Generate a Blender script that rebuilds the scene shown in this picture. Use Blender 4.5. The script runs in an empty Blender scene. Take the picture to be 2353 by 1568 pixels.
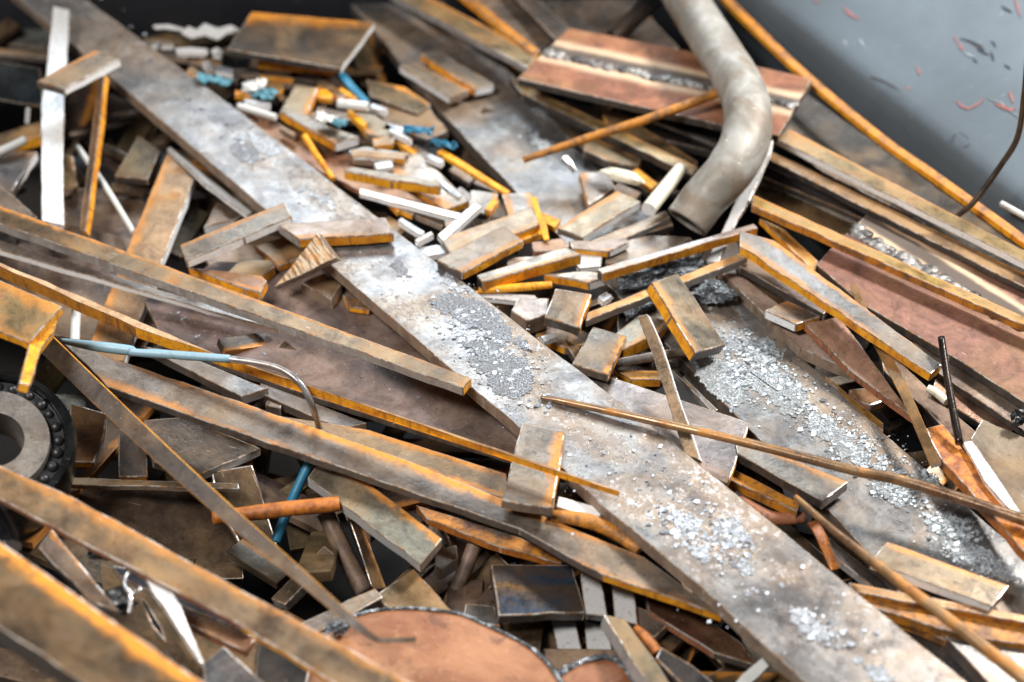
import bpy, bmesh, math, random
from mathutils import Vector, Matrix, noise as mnoise
R = math.radians
scene = bpy.context.scene
COL = scene.collection
random.seed(7)

# ------------------------------------------------------------------ camera
PITCH, DIST, LENS = R(40), 2.6, 60.0
cam_d = bpy.data.cameras.new('camera')
cam_d.lens = LENS; cam_d.sensor_width = 36.0; cam_d.clip_start = 0.05; cam_d.clip_end = 60
cam_d.dof.use_dof = True; cam_d.dof.focus_distance = 2.52; cam_d.dof.aperture_fstop = 1.7
cam = bpy.data.objects.new('camera', cam_d); COL.objects.link(cam)
CAM = Vector((0, -DIST*math.cos(PITCH), DIST*math.sin(PITCH)))
cam.location = CAM; cam.rotation_euler = (math.pi/2 - PITCH, 0, 0)
scene.camera = cam
# ------------------------------------------------------------------ world, lamps, exposure
world = bpy.data.worlds.new('World'); scene.world = world; world.use_nodes = True
bg = world.node_tree.nodes['Background']
bg.inputs['Color'].default_value = (0.80, 0.90, 1.0, 1); bg.inputs['Strength'].default_value = 0.05
def lamp(name, loc, target, sx, sy, power, color):
    d = bpy.data.lights.new(name, 'AREA'); d.shape = 'RECTANGLE'; d.size = sx; d.size_y = sy
    d.energy = power; d.color = color
    o = bpy.data.objects.new(name, d); COL.objects.link(o); o.location = loc
    o.rotation_euler = (Vector(target)-Vector(loc)).to_track_quat('-Z', 'Y').to_euler()
    return o
lamp('hall_lamp', (2.3, 1.3, 2.7), (0, 0.1, 0), 0.7, 0.5, 150, (1.0, 0.97, 0.93))
lamp('hall_window', (-0.1, 4.3, 3.2), (0, 0.1, 0), 3.0, 1.3, 76, (0.78, 0.90, 1.0))
lamp('hall_lamp', (-1.5, -1.3, 3.0), (0.2, 0.1, 0), 1.2, 0.7, 82, (1.0, 0.97, 0.93))
vs = scene.view_settings
vs.view_transform = 'Standard'; vs.look = 'None'; vs.gamma = 1.0; vs.exposure = 0.78
scene.display_settings.display_device = 'sRGB'
try: vs.use_curve_mapping = False
except Exception: pass
scene.cycles.max_bounces = 6; scene.cycles.use_denoising = True
scene.cycles.caustics_reflective = False; scene.cycles.caustics_refractive = False

# ------------------------------------------------------------------ geometry helpers
VW, VH = 2353.0, 1568.0
FPX = LENS/36.0*VW
RIGHT = Vector((1, 0, 0)); UPV = Vector((0, math.sin(PITCH), math.cos(PITCH))); FWD = Vector((0, math.cos(PITCH), -math.sin(PITCH)))
def ray(x, y):
    return (FWD*FPX + RIGHT*(x-VW/2) - UPV*(y-VH/2)).normalized()
def at(x, y, z):                       # the point of the heap seen at (x, y), z metres above the reference level
    d = ray(x, y); return CAM + d*((z-CAM.z)/d.z)
def hit(x, y, p, n):
    d = ray(x, y); return CAM + d*((p-CAM).dot(n)/d.dot(n))
def pxm(p): return (p-CAM).dot(FWD)/FPX    # metres per picture unit at p

MATS = {}
TONE = dict(g=(.30,.275,.25), b=(.22,.15,.11), o=(.22,.18,.115), d=(.075,.062,.055), p=(.50,.43,.40), t=(.35,.26,.17),
            r=(.36,.17,.10), w=(.82,.82,.82), s=(.5,.5,.5), k=(.03,.03,.033), c=(.50,.27,.18), u=(.20,.17,.15), n=(.26,.19,.165))
SIDE = {}
def props(o, tone, rust, elo, ehi, flake):
    c = TONE[tone] if isinstance(tone, str) else tone
    k = random.uniform(.92, 1.08)
    o.color = (c[0]*k*.76, c[1]*k*.78, c[2]*k*.82, 1)
    o['rust'] = float(rust); o['edge_far'] = float(elo); o['edge_near'] = float(ehi); o['flake'] = float(flake)
def describe(o, label, cat, group=None):
    o['label'] = label; o['category'] = cat
    if group: o['group'] = group

def outside(p): return p[0] < -15 or p[0] > 2385 or p[1] < -20 or p[1] > 1572
def run_on(poly, far=300.):
    """pieces that leave the picture carry on past its edge"""
    out = []; K = len(poly)
    for i, p in enumerate(poly):
        if not outside(p): out.append(p); continue
        for q in (poly[i-1], poly[(i+1) % K]):
            if not outside(q):
                d = Vector((p[0]-q[0], p[1]-q[1])); L = d.length
                if p[1] < -20 and abs(d.y) > .3*L: far_ = 90.
                else: far_ = far
                d = d/L*far_; out.append((p[0]+d.x, p[1]+d.y)); break
        else: out.append(p)
    return out
def P(name, label, cat, poly, z=0.0, t=.012, e='d', tone='g', rust=.4, elo=0., ehi=0., flake=0., group=None,
      roll=0., mat='steel', bleed=True, bev=None, jit=None, seg=None, eps=None, parent=None):
    """a cut piece of plate or flat bar: its upper face outline, the heights of its two ends, its thickness"""
    poly = list(poly); k = len(poly); e = (e if len(e) == k else (e*k)[:k])
    bev = bev if bev is not None else (.0024 if name in ('steel_offcut', 'steel_block') else .0016)
    bar = name in ('flat_bar', 'flat_strip')
    eps = eps if eps is not None else (15 if name == 'flat_bar' else 5 if name == 'steel_plate' else 0)
    jit = jit if jit is not None else (.0007 if bar else .0006)
    seg = seg or (.03 if bar else .02)
    while len(poly) > 4 and eps:            # true edges: drop outline points that only wobble about a straight line
        best = None
        for i in range(len(poly)):
            a, b, c_ = Vector(poly[i-1]), Vector(poly[i]), Vector(poly[(i+1) % len(poly)])
            L = (c_-a).length; dv = abs((c_-a).x*(b-a).y-(c_-a).y*(b-a).x)/max(L, 1e-6)
            if dv < eps and (b-a).dot(c_-b) > 0 and (best is None or dv < best[0]): best = (dv, i)
        if not best: break
        i = best[1]; poly.pop(i); e = e[:i]+e[i+1:]
    za, zb = z if isinstance(z, (tuple, list)) else (z, z)
    A = poly[0]; B = max(poly, key=lambda q: (q[0]-A[0])**2+(q[1]-A[1])**2)
    PA, PB = at(A[0], A[1], za), at(B[0], B[1], zb)
    d = (PB-PA).normalized()
    ac = Vector((0, 0, 1)).cross(d).normalized(); n = d.cross(ac).normalized()
    if n.z < 0: n = -n
    if roll:
        n2 = Matrix.Rotation(R(roll), 3, d) @ n; n3 = Matrix.Rotation(R(-roll), 3, d) @ n
        key = (lambda v: -v.y) if abs(B[0]-A[0]) > .45*abs(B[1]-A[1]) else (lambda v: v.x)
        hi, lo = (n2, n3) if key(n2) > key(n3) else (n3, n2)
        n = hi if roll > 0 else lo
    T = [hit(x, y, PA, n) for x, y in run_on(poly)]
    c = sum(T, Vector())/len(T)
    # principal direction in the plane
    e1 = max(((T[i]-T[j]) for i in range(len(T)) for j in range(i)), key=lambda v: v.length).normalized()
    f1 = n.cross(e1)
    sxx = sxy = syy = 0
    for i in range(len(T)):
        a, b = T[i]-c, T[(i+1) % len(T)]-c; L = (b-a).length
        for q in (a, (a+b)/2, b):
            u, v = q.dot(e1), q.dot(f1); sxx += L*u*u; sxy += L*u*v; syy += L*v*v
    th = .5*math.atan2(2*sxy, sxx-syy)
    ax = (e1*math.cos(th)+f1*math.sin(th)).normalized(); cr = n.cross(ax).normalized()
    ix, iy = cr.dot(RIGHT), -cr.dot(UPV)
    axx, axy = ax.dot(RIGHT), ax.dot(UPV)
    s = iy if abs(axy) < 2.2*abs(axx) else ix
    if s < 0: cr = -cr; ax = -ax
    M = Matrix((ax, cr, ax.cross(cr).normalized())).transposed()
    nz = 1 if ax.cross(cr).dot(n) > 0 else -1
    inv = M.transposed()
    loc = [inv @ (p-c) for p in T]
    k = len(loc); codes = e if len(e) == k else (e*k)[:k]
    pts, cod, corner = [], [], []
    rnd = random.Random(hash((round(A[0]), round(A[1]), k)) & 0xffff)
    for i in range(k):
        a, b = loc[i], loc[(i+1) % k]; L = (b-a).length; m = max(1, min(40, int(L/seg)))
        for j in range(m):
            p = a.lerp(b, j/m)
            if j: p = p + Vector((rnd.gauss(0, jit), rnd.gauss(0, jit), 0))
            pts.append(p); cod.append(codes[i]); corner.append(j == 0)
    vmin = min(p.y for p in pts); vmax = max(p.y for p in pts); umin = min(p.x for p in pts); umax = max(p.x for p in pts)
    t0, t1 = t if isinstance(t, (tuple, list)) else (t, t)
    ua = loc[0].x; ub = loc[max(range(k), key=lambda i: (loc[i]-loc[0]).length)].x
    # rust creeps over the upper face from its rusted edges
    for i in range(k):
        if bleed and codes[i] in 'omh':
            a, b = loc[i], loc[(i+1) % k]; dl = b-a
            if abs(dl.x) > 1.2*abs(dl.y):
                f = ((a.y+b.y)/2-vmin)/max(1e-5, vmax-vmin)
                if f < .4: elo = max(elo, .62)
                elif f > .6: ehi = max(ehi, .62)
    bm = bmesh.new(); uvl = bm.loops.layers.uv.new('UVMap')
    slots = ['__top', '__wear']
    for ch in cod:
        if ch not in slots: slots.append(ch)
    top = [bm.verts.new(p) for p in pts]
    bot = []
    for p in pts:
        f = 0 if abs(ub-ua) < 1e-6 else min(1, max(0, (p.x-ua)/(ub-ua)))
        bot.append(bm.verts.new(p + Vector((rnd.gauss(0, jit*.5), rnd.gauss(0, jit*.5), -nz*(t0+(t1-t0)*f)))))
    N = len(pts)
    ft = bm.faces.new(top); ft.material_index = 0
    fb = bm.faces.new(bot[::-1]); fb.material_index = slots.index(cod[0])
    for i in range(N):
        j = (i+1) % N
        f = bm.faces.new((top[j], top[i], bot[i], bot[j])); f.material_index = slots.index(cod[i])
    bmesh.ops.recalc_face_normals(bm, faces=bm.faces[:])
    if bev > 0:
        ed = []
        for i in range(N):
            j = (i+1) % N
            ed.append(bm.edges.get((top[i], top[j])))
            if corner[i]: ed.append(bm.edges.get((top[i], bot[i])))
        b_ = min(bev, .3*min(t0, t1))
        bmesh.ops.bevel(bm, geom=ed, offset=b_, segments=2, profile=.6, affect='EDGES', clamp_overlap=True, material=1)
    for f in bm.faces:
        for lp in f.loops:
            p = lp.vert.co
            lp[uvl].uv = ((p.x-umin), (p.y-vmin)/max(1e-5, vmax-vmin))
    me = bpy.data.meshes.new(name); bm.to_mesh(me); bm.free()
    for sl in slots: me.materials.append(MATS[mat if sl == '__top' else 'worn_glint_edge' if sl == '__wear' else SIDE.get(sl, mat)])
    o = bpy.data.objects.new(name, me); COL.objects.link(o)
    Mw = M.to_4x4(); Mw.translation = c
    if parent: o.parent = parent; o.matrix_world = Mw
    else: o.matrix_world = Mw
    props(o, tone, rust, elo, ehi, flake)
    if name == 'steel_offcut' and mat == 'steel': o.color = [q*.85 for q in o.color[:3]]+[1]
    if label: describe(o, label, cat, group)
    PL[o.name] = (PA, n)
    return o
PL = {}

def spline(pts, n):
    out = []
    K = len(pts)
    for i in range(K-1):
        p0, p1, p2, p3 = pts[max(0, i-1)], pts[i], pts[i+1], pts[min(K-1, i+2)]
        m = max(2, n)
        for j in range(m):
            t = j/m
            out.append(tuple(.5*((2*b)+(-a+c)*t+(2*a-5*b+4*c-d)*t*t+(-a+3*b-3*c+d)*t**3) for a, b, c, d in zip(p0, p1, p2, p3)))
    out.append(tuple(pts[-1])); return out

def S(name, label, cat, pts, w, ratio=None, mat='steel', tone='g', rust=.4, elo=0., ehi=0., flake=0., group=None, end=None, roll=0.,
      n=8, wob=.02, parent=None, sides=12, hollow=None, side=None):
    """a rod, pipe, wire or thin bar swept along a line of (x, y, height); w = its width, ratio = thickness/width of a flat section"""
    ws = w if isinstance(w, (tuple, list)) else [w]*len(pts)
    raw = [(x, y, z, ww) for (x, y, z), ww in zip(pts, ws)]
    if len(raw) > 2 and outside(raw[-1]) and raw[-1][0] > 2385:
        a, b = raw[-2], raw[-1]; d = Vector((b[0]-a[0], b[1]-a[1])).normalized()*280; raw[-1] = (b[0]+d.x, b[1]+d.y, b[2], b[3])
    sm = spline(raw, n if len(raw) > 2 else 10)
    W = []
    for x, y, z, ww in sm:
        p = at(x, y, z); W.append((p, ww*pxm(p)/2))
    c = sum((p for p, _ in W), Vector())/len(W)
    ax = (W[-1][0]-W[0][0]).normalized(); sd = ax.cross(Vector((0, 0, 1)))
    if sd.length < 1e-3: sd = Vector((1, 0, 0))
    sd.normalize(); up = sd.cross(ax)
    M = Matrix((ax, sd, up)).transposed(); inv = M.transposed()
    bm = bmesh.new(); uvl = bm.loops.layers.uv.new('UVMap')
    rings = []; length = 0; us = []
    if ratio:
        cut = .18
        prof = []
        for sx, sy in ((1, 1), (-1, 1), (-1, -1), (1, -1)):
            a = (sx*(1-.12*min(1, ratio)), sy*ratio); b = (sx, sy*ratio*(1-.2))
            prof += [b, a] if sx*sy > 0 else [a, b]
    else:
        prof = [(math.cos(2*math.pi*k/sides), math.sin(2*math.pi*k/sides)) for k in range(sides)]
    prof0 = prof
    cr_, sr_ = math.cos(R(roll)), math.sin(R(roll))
    prof = [(a*cr_-b*sr_, a*sr_+b*cr_) for a, b in prof]
    sd0 = random.random()*90
    for i, (p, r) in enumerate(W):
        a = W[max(0, i-1)][0]; b = W[min(len(W)-1, i+1)][0]; tg = (b-a).normalized()
        s_ = tg.cross(Vector((0, 0, 1)))
        s_ = (s_.normalized() if s_.length > .05 else sd); u_ = s_.cross(tg)
        if i: length += (p-W[i-1][0]).length
        us.append(length)
        ring = []
        for k, (ca, sa) in enumerate(prof):
            q = p + (s_*ca+u_*sa)*r*(1+wob*mnoise.noise(p*35+Vector((sd0, k*.7, 0))))
            ring.append(bm.verts.new(inv @ (q-c)))
        rings.append(ring)
    K = len(prof)
    for i in range(len(rings)-1):
        for k in range(K):
            f = bm.faces.new((rings[i][k], rings[i][(k+1) % K], rings[i+1][(k+1) % K], rings[i+1][k])); f.smooth = not ratio
            if ratio and side:                 # the two long narrow faces of a flat bar
                ca = (prof0[k][0]+prof0[(k+1) % K][0])/2
                if abs(ca) > .9: f.material_index = 2
            for lp, (uu, vv) in zip(f.loops, ((us[i], k/K), (us[i], (k+1)/K), (us[i+1], (k+1)/K), (us[i+1], k/K))): lp[uvl].uv = (uu, .5)
    def cap(ring, inward):
        if not hollow:
            f = bm.faces.new(ring); f.material_index = 1; return
        cen = sum((v.co for v in ring), Vector())/len(ring)
        inner = [bm.verts.new(cen+(v.co-cen)*hollow) for v in ring]
        deep = [bm.verts.new(v.co+inward) for v in inner]
        for k in range(K):
            j = (k+1) % K
            f = bm.faces.new((ring[k], ring[j], inner[j], inner[k])); f.material_index = 1
            bm.faces.new((inner[k], inner[j], deep[j], deep[k]))
    cap(rings[0], (sum((v.co for v in rings[2]), Vector())-sum((v.co for v in rings[0]), Vector()))/K)
    cap(rings[-1], (sum((v.co for v in rings[-3]), Vector())-sum((v.co for v in rings[-1]), Vector()))/K)
    bmesh.ops.recalc_face_normals(bm, faces=bm.faces[:])
    me = bpy.data.meshes.new(name); bm.to_mesh(me); bm.free()
    me.materials.append(MATS[mat]); me.materials.append(MATS[SIDE.get(end, mat)] if end else MATS[mat])
    if side: me.materials.append(MATS[SIDE[side]])
    o = bpy.data.objects.new(name, me); COL.objects.link(o)
    Mw = M.to_4x4(); Mw.translation = c
    if parent: o.parent = parent
    o.matrix_world = Mw
    props(o, tone, rust, elo, ehi, flake)
    if label: describe(o, label, cat, group)
    return o

def lump(name, label, cat, x, y, z, w, sq=(1, .7, .5), mat='slag', tone='d', rough=.35, sub=3, freq=3., group=None, rot=0., parent=None, facet=False):
    p = at(x, y, z); r = w*pxm(p)/2
    bm = bmesh.new(); bmesh.ops.create_icosphere(bm, subdivisions=sub, radius=1)
    off = Vector((random.random()*50, random.random()*50, random.random()*50))
    for v in bm.verts:
        d = v.co.normalized()
        k = 1+rough*mnoise.noise(d*freq*.5+off)*1.2+rough*.6*mnoise.noise(d*freq*1.7+off)+rough*.35*mnoise.noise(d*freq*4+off)
        v.co = Vector((d.x*k*r*sq[0], d.y*k*r*sq[1], d.z*k*r*sq[2]))
    me = bpy.data.meshes.new(name); bm.to_mesh(me); bm.free(); me.materials.append(MATS[mat])
    o = bpy.data.objects.new(name, me); COL.objects.link(o)
    o.location = p; o.rotation_euler = (0, 0, R(rot))
    if parent: o.parent = parent
    props(o, tone, .3, 0, 0, 0)
    if label: describe(o, label, cat, group)
    return o

def chips(name, label, plane_of, clusters, tone, mat='flake', dz=.0003):
    """loose scale flakes lying on a plate: countless, so one object"""
    PA, n = PL[plane_of]
    a1 = n.orthogonal().normalized(); a2 = n.cross(a1)
    bm = bmesh.new(); rnd = random.Random(11)
    for (x, y, rx, ry, ang, cnt, smin, smax) in clusters:
        ca, sa = math.cos(R(ang)), math.sin(R(ang))
        for _ in range(cnt):
            g1, g2 = rnd.gauss(0, .5), rnd.gauss(0, .5)
            if mnoise.noise(Vector((g1*3+x, g2*3+y, 1))) < -.12: continue
            px, py = x+(g1*rx*ca-g2*ry*sa), y+(g1*rx*sa+g2*ry*ca)
            p = hit(px, py, PA, n) + n*dz
            s = min(smax*1.9, smin*(rnd.random()+.02)**-.62); k = rnd.choice((4, 5, 5, 6, 7))
            th = rnd.random()*6.28; h = min(.0016, s*rnd.uniform(.06, .26))
            tl = Vector((rnd.gauss(0, .16), rnd.gauss(0, .16)))
            up, lo = [], []
            for i in range(k):
                a = th+6.283*i/k+rnd.uniform(-.35, .35); r = s*rnd.uniform(.55, 1.15)*.5
                ex, ey = math.cos(a)*r*1.25, math.sin(a)*r
                q = p+a1*ex+a2*ey
                lift = max(0, ex*tl.x+ey*tl.y)
                up.append(bm.verts.new(q+n*(h+lift))); lo.append(bm.verts.new(q+n*lift*.6))
            bm.faces.new(up)
            for i in range(k):
                j = (i+1) % k; bm.faces.new((up[j], up[i], lo[i], lo[j]))
    me = bpy.data.meshes.new(name); bmesh.ops.recalc_face_normals(bm, faces=bm.faces[:]); bm.to_mesh(me); bm.free(); me.materials.append(MATS[mat])
    o = bpy.data.objects.new(name, me); COL.objects.link(o); props(o, tone, 0, 0, 0, 0)
    describe(o, label, 'scale flakes'); o['kind'] = 'stuff'
    return o

# ------------------------------------------------------------------ materials
class NB:
    def __init__(s, name):
        s.m = bpy.data.materials.new(name); s.m.use_nodes = True; s.t = s.m.node_tree; s.n = s.t.nodes; s.l = s.t.links
        s.n.clear(); s.out = s.n.new('ShaderNodeOutputMaterial'); s.b = s.n.new('ShaderNodeBsdfPrincipled'); s.l.new(s.b.outputs[0], s.out.inputs[0])
        tc = s.n.new('ShaderNodeTexCoord'); oi = s.n.new('ShaderNodeObjectInfo')
        s.uv = tc.outputs['UV']; s.rand = oi.outputs['Random']; s.ocol = oi.outputs['Color']
        off = s.n.new('ShaderNodeVectorMath'); off.operation = 'SCALE'; s.l.new(s.vec(oi.outputs['Random']), off.inputs[0]); off.inputs['Scale'].default_value = 37.3
        ad = s.n.new('ShaderNodeVectorMath'); s.l.new(tc.outputs['Object'], ad.inputs[0]); s.l.new(off.outputs[0], ad.inputs[1]); s.co = ad.outputs[0]
        s.loc = tc.outputs['Object']
    def vec(s, x):
        c = s.n.new('ShaderNodeCombineXYZ')
        for i in range(3): s.l.new(x, c.inputs[i])
        return c.outputs[0]
    def lk(s, a, i):
        if isinstance(a, (int, float)): i.default_value = a
        elif isinstance(a, (tuple, list)): i.default_value = (*a, 1) if len(a) == 3 and len(i.default_value) == 4 else a
        else: s.l.new(a, i)
    def noise(s, scale, detail=5, rough=.6, dist=0., stretch=None, co=None):
        nz = s.n.new('ShaderNodeTexNoise'); nz.inputs['Scale'].default_value = scale; nz.inputs['Detail'].default_value = detail
        nz.inputs['Roughness'].default_value = rough; nz.inputs['Distortion'].default_value = dist
        c = co or s.co
        if stretch:
            v = s.n.new('ShaderNodeVectorMath'); v.operation = 'MULTIPLY'; s.l.new(c, v.inputs[0]); v.inputs[1].default_value = stretch; c = v.outputs[0]
        s.l.new(c, nz.inputs['Vector']); return nz.outputs['Fac']
    def vor(s, scale, feat='F1', out='Distance'):
        v = s.n.new('ShaderNodeTexVoronoi'); v.feature = feat; v.inputs['Scale'].default_value = scale; s.l.new(s.co, v.inputs['Vector']); return v.outputs[out]
    def ma(s, op, a, b=0., c=0.):
        m = s.n.new('ShaderNodeMath'); m.operation = op
        s.lk(a, m.inputs[0]); s.lk(b, m.inputs[1]); s.lk(c, m.inputs[2]); return m.outputs[0]
    def ss(s, x, lo, hi, a=0., b=1.):
        m = s.n.new('ShaderNodeMapRange'); m.interpolation_type = 'SMOOTHSTEP'; s.lk(x, m.inputs[0]); s.lk(lo, m.inputs[1]); s.lk(hi, m.inputs[2]); s.lk(a, m.inputs[3]); s.lk(b, m.inputs[4]); return m.outputs[0]
    def mix(s, f, a, b, mode='MIX'):
        m = s.n.new('ShaderNodeMix'); m.data_type = 'RGBA'; m.blend_type = mode; s.lk(f, m.inputs[0]); s.lk(a, m.inputs[6]); s.lk(b, m.inputs[7]); return m.outputs[2]
    def prop(s, name):
        a = s.n.new('ShaderNodeAttribute'); a.attribute_type = 'OBJECT'; a.attribute_name = name; return a.outputs['Fac']
    def sep(s, v):
        x = s.n.new('ShaderNodeSeparateXYZ'); s.l.new(v, x.inputs[0]); return x.outputs
    def bump(s, h, st, d=.002):
        b = s.n.new('ShaderNodeBump'); b.inputs['Strength'].default_value = st; b.inputs['Distance'].default_value = d; s.l.new(h, b.inputs['Height']); s.l.new(b.outputs[0], s.b.inputs['Normal'])
    def fin(s, col, rough, metal):
        s.lk(col, s.b.inputs['Base Color']); s.lk(rough, s.b.inputs['Roughness']); s.lk(metal, s.b.inputs['Metallic']); MATS[s.m.name] = s.m; return s

ORANGE, DEEP, TAN = (.72, .27, .015), (.20, .065, .018), (.34, .205, .09)
def steel(name, metal=.58, rbase=.32, heat=False):
    m = NB(name)
    big = m.noise(7, 5, .6, .4); mid = m.noise(30, 7, .65, .6); fine = m.noise(170, 6, .7); streak = m.noise(6, 4, .6, .4, (2.5, 22, 22))
    rust = m.prop('rust'); flake = m.prop('flake')
    cloud = m.noise(14, 8, .68, 1.1)
    col = m.mix(1., m.ocol, m.mix(m.ss(cloud, .34, .66), (.58, .57, .58), (1.25, 1.22, 1.18)), 'MULTIPLY')
    col = m.mix(1., col, m.mix(m.ss(streak, .3, .7), (.93, .93, .93), (1.06, 1.06, 1.06)), 'MULTIPLY')
    col = m.mix(m.ma('MULTIPLY', m.ss(m.noise(48, 7, .72, .5), .52, .68), .6), col, m.mix(1., col, (.48, .46, .46), 'MULTIPLY'))
    ft = m.ma('MULTIPLY', m.ss(big, .42, .66), m.ma('MINIMUM', m.ma('MULTIPLY', rust, 1.3), .85))
    col = m.mix(ft, col, TAN)
    fl1 = m.noise(210, 3, .75); fl2 = m.noise(130, 5, .75, .4)
    stain = m.ss(m.noise(9, 6, .65, .8), .50, .60)
    col = m.mix(m.ma('MULTIPLY', stain, .5), col, m.mix(1., col, (.62, .52, .44), 'MULTIPLY'))
    col = m.mix(m.ma('MULTIPLY', m.ss(fl2, .57, .66), .65), col, m.mix(1., col, (.34, .31, .29), 'MULTIPLY'))
    col = m.mix(m.ma('MULTIPLY', m.ss(fl1, .60, .68), .5), col, m.mix(1., col, (1.9, 1.85, 1.8), 'MULTIPLY'))
    # rust blooming in from the two long edges
    v = m.sep(m.uv)[1]
    wob = m.ma('MULTIPLY', m.ma('SUBTRACT', m.ma('ADD', m.ma('MULTIPLY', mid, .6), m.ma('MULTIPLY', big, .4)), .5), .8)
    lo = m.ma('MULTIPLY', m.ss(m.ma('ADD', v, wob), .05, .32, 1., 0.), m.prop('edge_far'))
    hi = m.ma('MULTIPLY', m.ss(m.ma('SUBTRACT', v, wob), .68, .95, 0., 1.), m.prop('edge_near'))
    th = m.ma('SUBTRACT', .80, m.ma('MULTIPLY', rust, .34))
    patch = m.ss(m.ma('ADD', m.ma('MULTIPLY', mid, .6), m.ma('MULTIPLY', big, .4)), th, m.ma('ADD', th, .16))
    fo = m.ma('MINIMUM', m.ma('ADD', m.ma('MAXIMUM', lo, hi), m.ma('MULTIPLY', patch, .8)), 1.)
    fo = m.ma('MULTIPLY', fo, m.ss(fine, .22, .5, .55, 1.))
    oc = m.mix(m.ss(fine, .4, .68), ORANGE, (.50, .17, .014)); oc = m.mix(m.ss(mid, .52, .74), oc, DEEP)
    col = m.mix(fo, col, oc)
    # pale scale and bright scuffs
    sc = m.noise(95, 6, .75, .3); scl = m.ma('MULTIPLY', m.ss(m.ma('ADD', m.ma('MULTIPLY', sc, .55), m.ma('MULTIPLY', big, .45)), m.ma('SUBTRACT', .66, m.ma('MULTIPLY', flake, .17)), m.ma('SUBTRACT', .74, m.ma('MULTIPLY', flake, .17))), m.ma('MINIMUM', m.ma('MULTIPLY', flake, 1.3), 1.))
    pale = m.mix(m.ss(fine, .35, .7), (.62, .62, .63), (.22, .23, .24))
    col = m.mix(m.ma('MULTIPLY', scl, .85), col, pale)
    scr = m.noise(60, 3, .6, .5, (.6, 9, 9)); col = m.mix(m.ma('MULTIPLY', m.ss(scr, .69, .74), .5), col, (.75, .74, .72))
    pit = m.ss(m.noise(240, 4, .6), .69, .76); col = m.mix(m.ma('MULTIPLY', pit, .7), col, (.03, .025, .02))
    rough = m.ma('ADD', m.ma('ADD', rbase, m.ma('MULTIPLY', m.ma('SUBTRACT', big, .5), .55)), m.ma('ADD', m.ma('MULTIPLY', fo, .25), m.ma('MULTIPLY', m.ma('SUBTRACT', mid, .5), .3)))
    met = m.ma('MULTIPLY', m.ma('SUBTRACT', 1., m.ma('MAXIMUM', fo, m.ma('MULTIPLY', ft, .6))), metal)
    if heat:                            # heat tint either side of a weld seam
        hc = m.prop('seam'); dv = m.ma('DIVIDE', m.ma('ABSOLUTE', m.ma('ADD', m.ma('SUBTRACT', v, hc), m.ma('MULTIPLY', m.ma('SUBTRACT', big, .5), .12))), m.prop('seam_width'))
        col = m.mix(m.ss(dv, .12, .24, 1., 0.), col, m.mix(m.ss(dv, .06, .15), (.10, .075, .06), (.62, .44, .29)))
    m.fin(col, m.ma('MAXIMUM', rough, .17), met)
    m.bump(m.ma('ADD', m.ma('MULTIPLY', mid, .8), m.ma('ADD', m.ma('MULTIPLY', fine, .35), m.ma('MULTIPLY', scl, .8))), .35, .0022); return m
steel('steel'); steel('steel_shiny', .75, .26)
for q in (steel('weld_plate', .05, .58, True), steel('dull_steel', .08, .55)): q.b.inputs['Specular IOR Level'].default_value = .25

def edge_rust(name, c1, c2, c3, rough):
    m = NB(name); a = m.noise(26, 6, .65, .4); b = m.noise(120, 6, .7); st = m.noise(9, 5, .6, 0, (2, 30, 30))
    col = m.mix(m.ss(a, .42, .66), c1, c2); col = m.mix(m.ma('MULTIPLY', m.ss(b, .5, .72), .75), col, c3)
    col = m.mix(m.ma('MULTIPLY', m.ss(st, .6, .75), .6), col, c3)
    sh = m.noise(75, 4, .7, 0, (1, 1, .10)); col = m.mix(m.ma('MULTIPLY', m.ss(sh, .50, .66), .6), col, c3)
    m.fin(col, m.ss(b, .3, .7, rough-.1, rough+.15), 0.); m.bump(m.ma('ADD', a, m.ma('ADD', sh, b)), .5, .0018)
edge_rust('orange_rust', (.88, .39, .016), (.64, .22, .012), (.24, .085, .016), .55)
edge_rust('mottled_rust', (.52, .20, .018), (.16, .075, .03), (.075, .045, .03), .5)
edge_rust('red_rust', (.34, .13, .06), (.24, .09, .045), (.09, .04, .025), .55)
edge_rust('bright_rust', (.48, .155, .02), (.27, .08, .014), (.10, .035, .015), .5)
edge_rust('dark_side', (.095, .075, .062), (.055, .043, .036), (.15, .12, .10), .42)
edge_rust('brown_side', (.23, .165, .12), (.14, .10, .075), (.32, .25, .19), .45)
edge_rust('grey_side', (.30, .28, .265), (.20, .185, .175), (.42, .40, .38), .4)
def cut(name, c, rough, metal):
    m = NB(name); st = m.noise(30, 5, .65, 0, (1.2, 9, 26)); b = m.noise(140, 5, .7)
    col = m.mix(m.ss(st, .5, .78), c, tuple(x*.55 for x in c)); col = m.mix(m.ma('MULTIPLY', m.ss(b, .56, .70), .65), col, (.14, .11, .09))
    m.fin(col, m.ss(st, .3, .7, rough, rough+.2), metal); m.bump(m.ma('ADD', st, b), .25, .0012)
cut('lit_bright_cut', (.90, .90, .90), .36, .12); cut('silver_face', (.56, .555, .55), .3, .35); cut('chrome', (.72, .73, .74), .16, .9); cut('cream_cut', (.74, .69, .55), .4, .1)  # first one: cut metal whitened, the lamp's reflection put into its colour
SIDE.update(o='orange_rust', m='mottled_rust', r='red_rust', w='lit_bright_cut', d='dark_side', b='brown_side', g='grey_side', s='silver_face', h='bright_rust', c='cream_cut')

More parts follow.
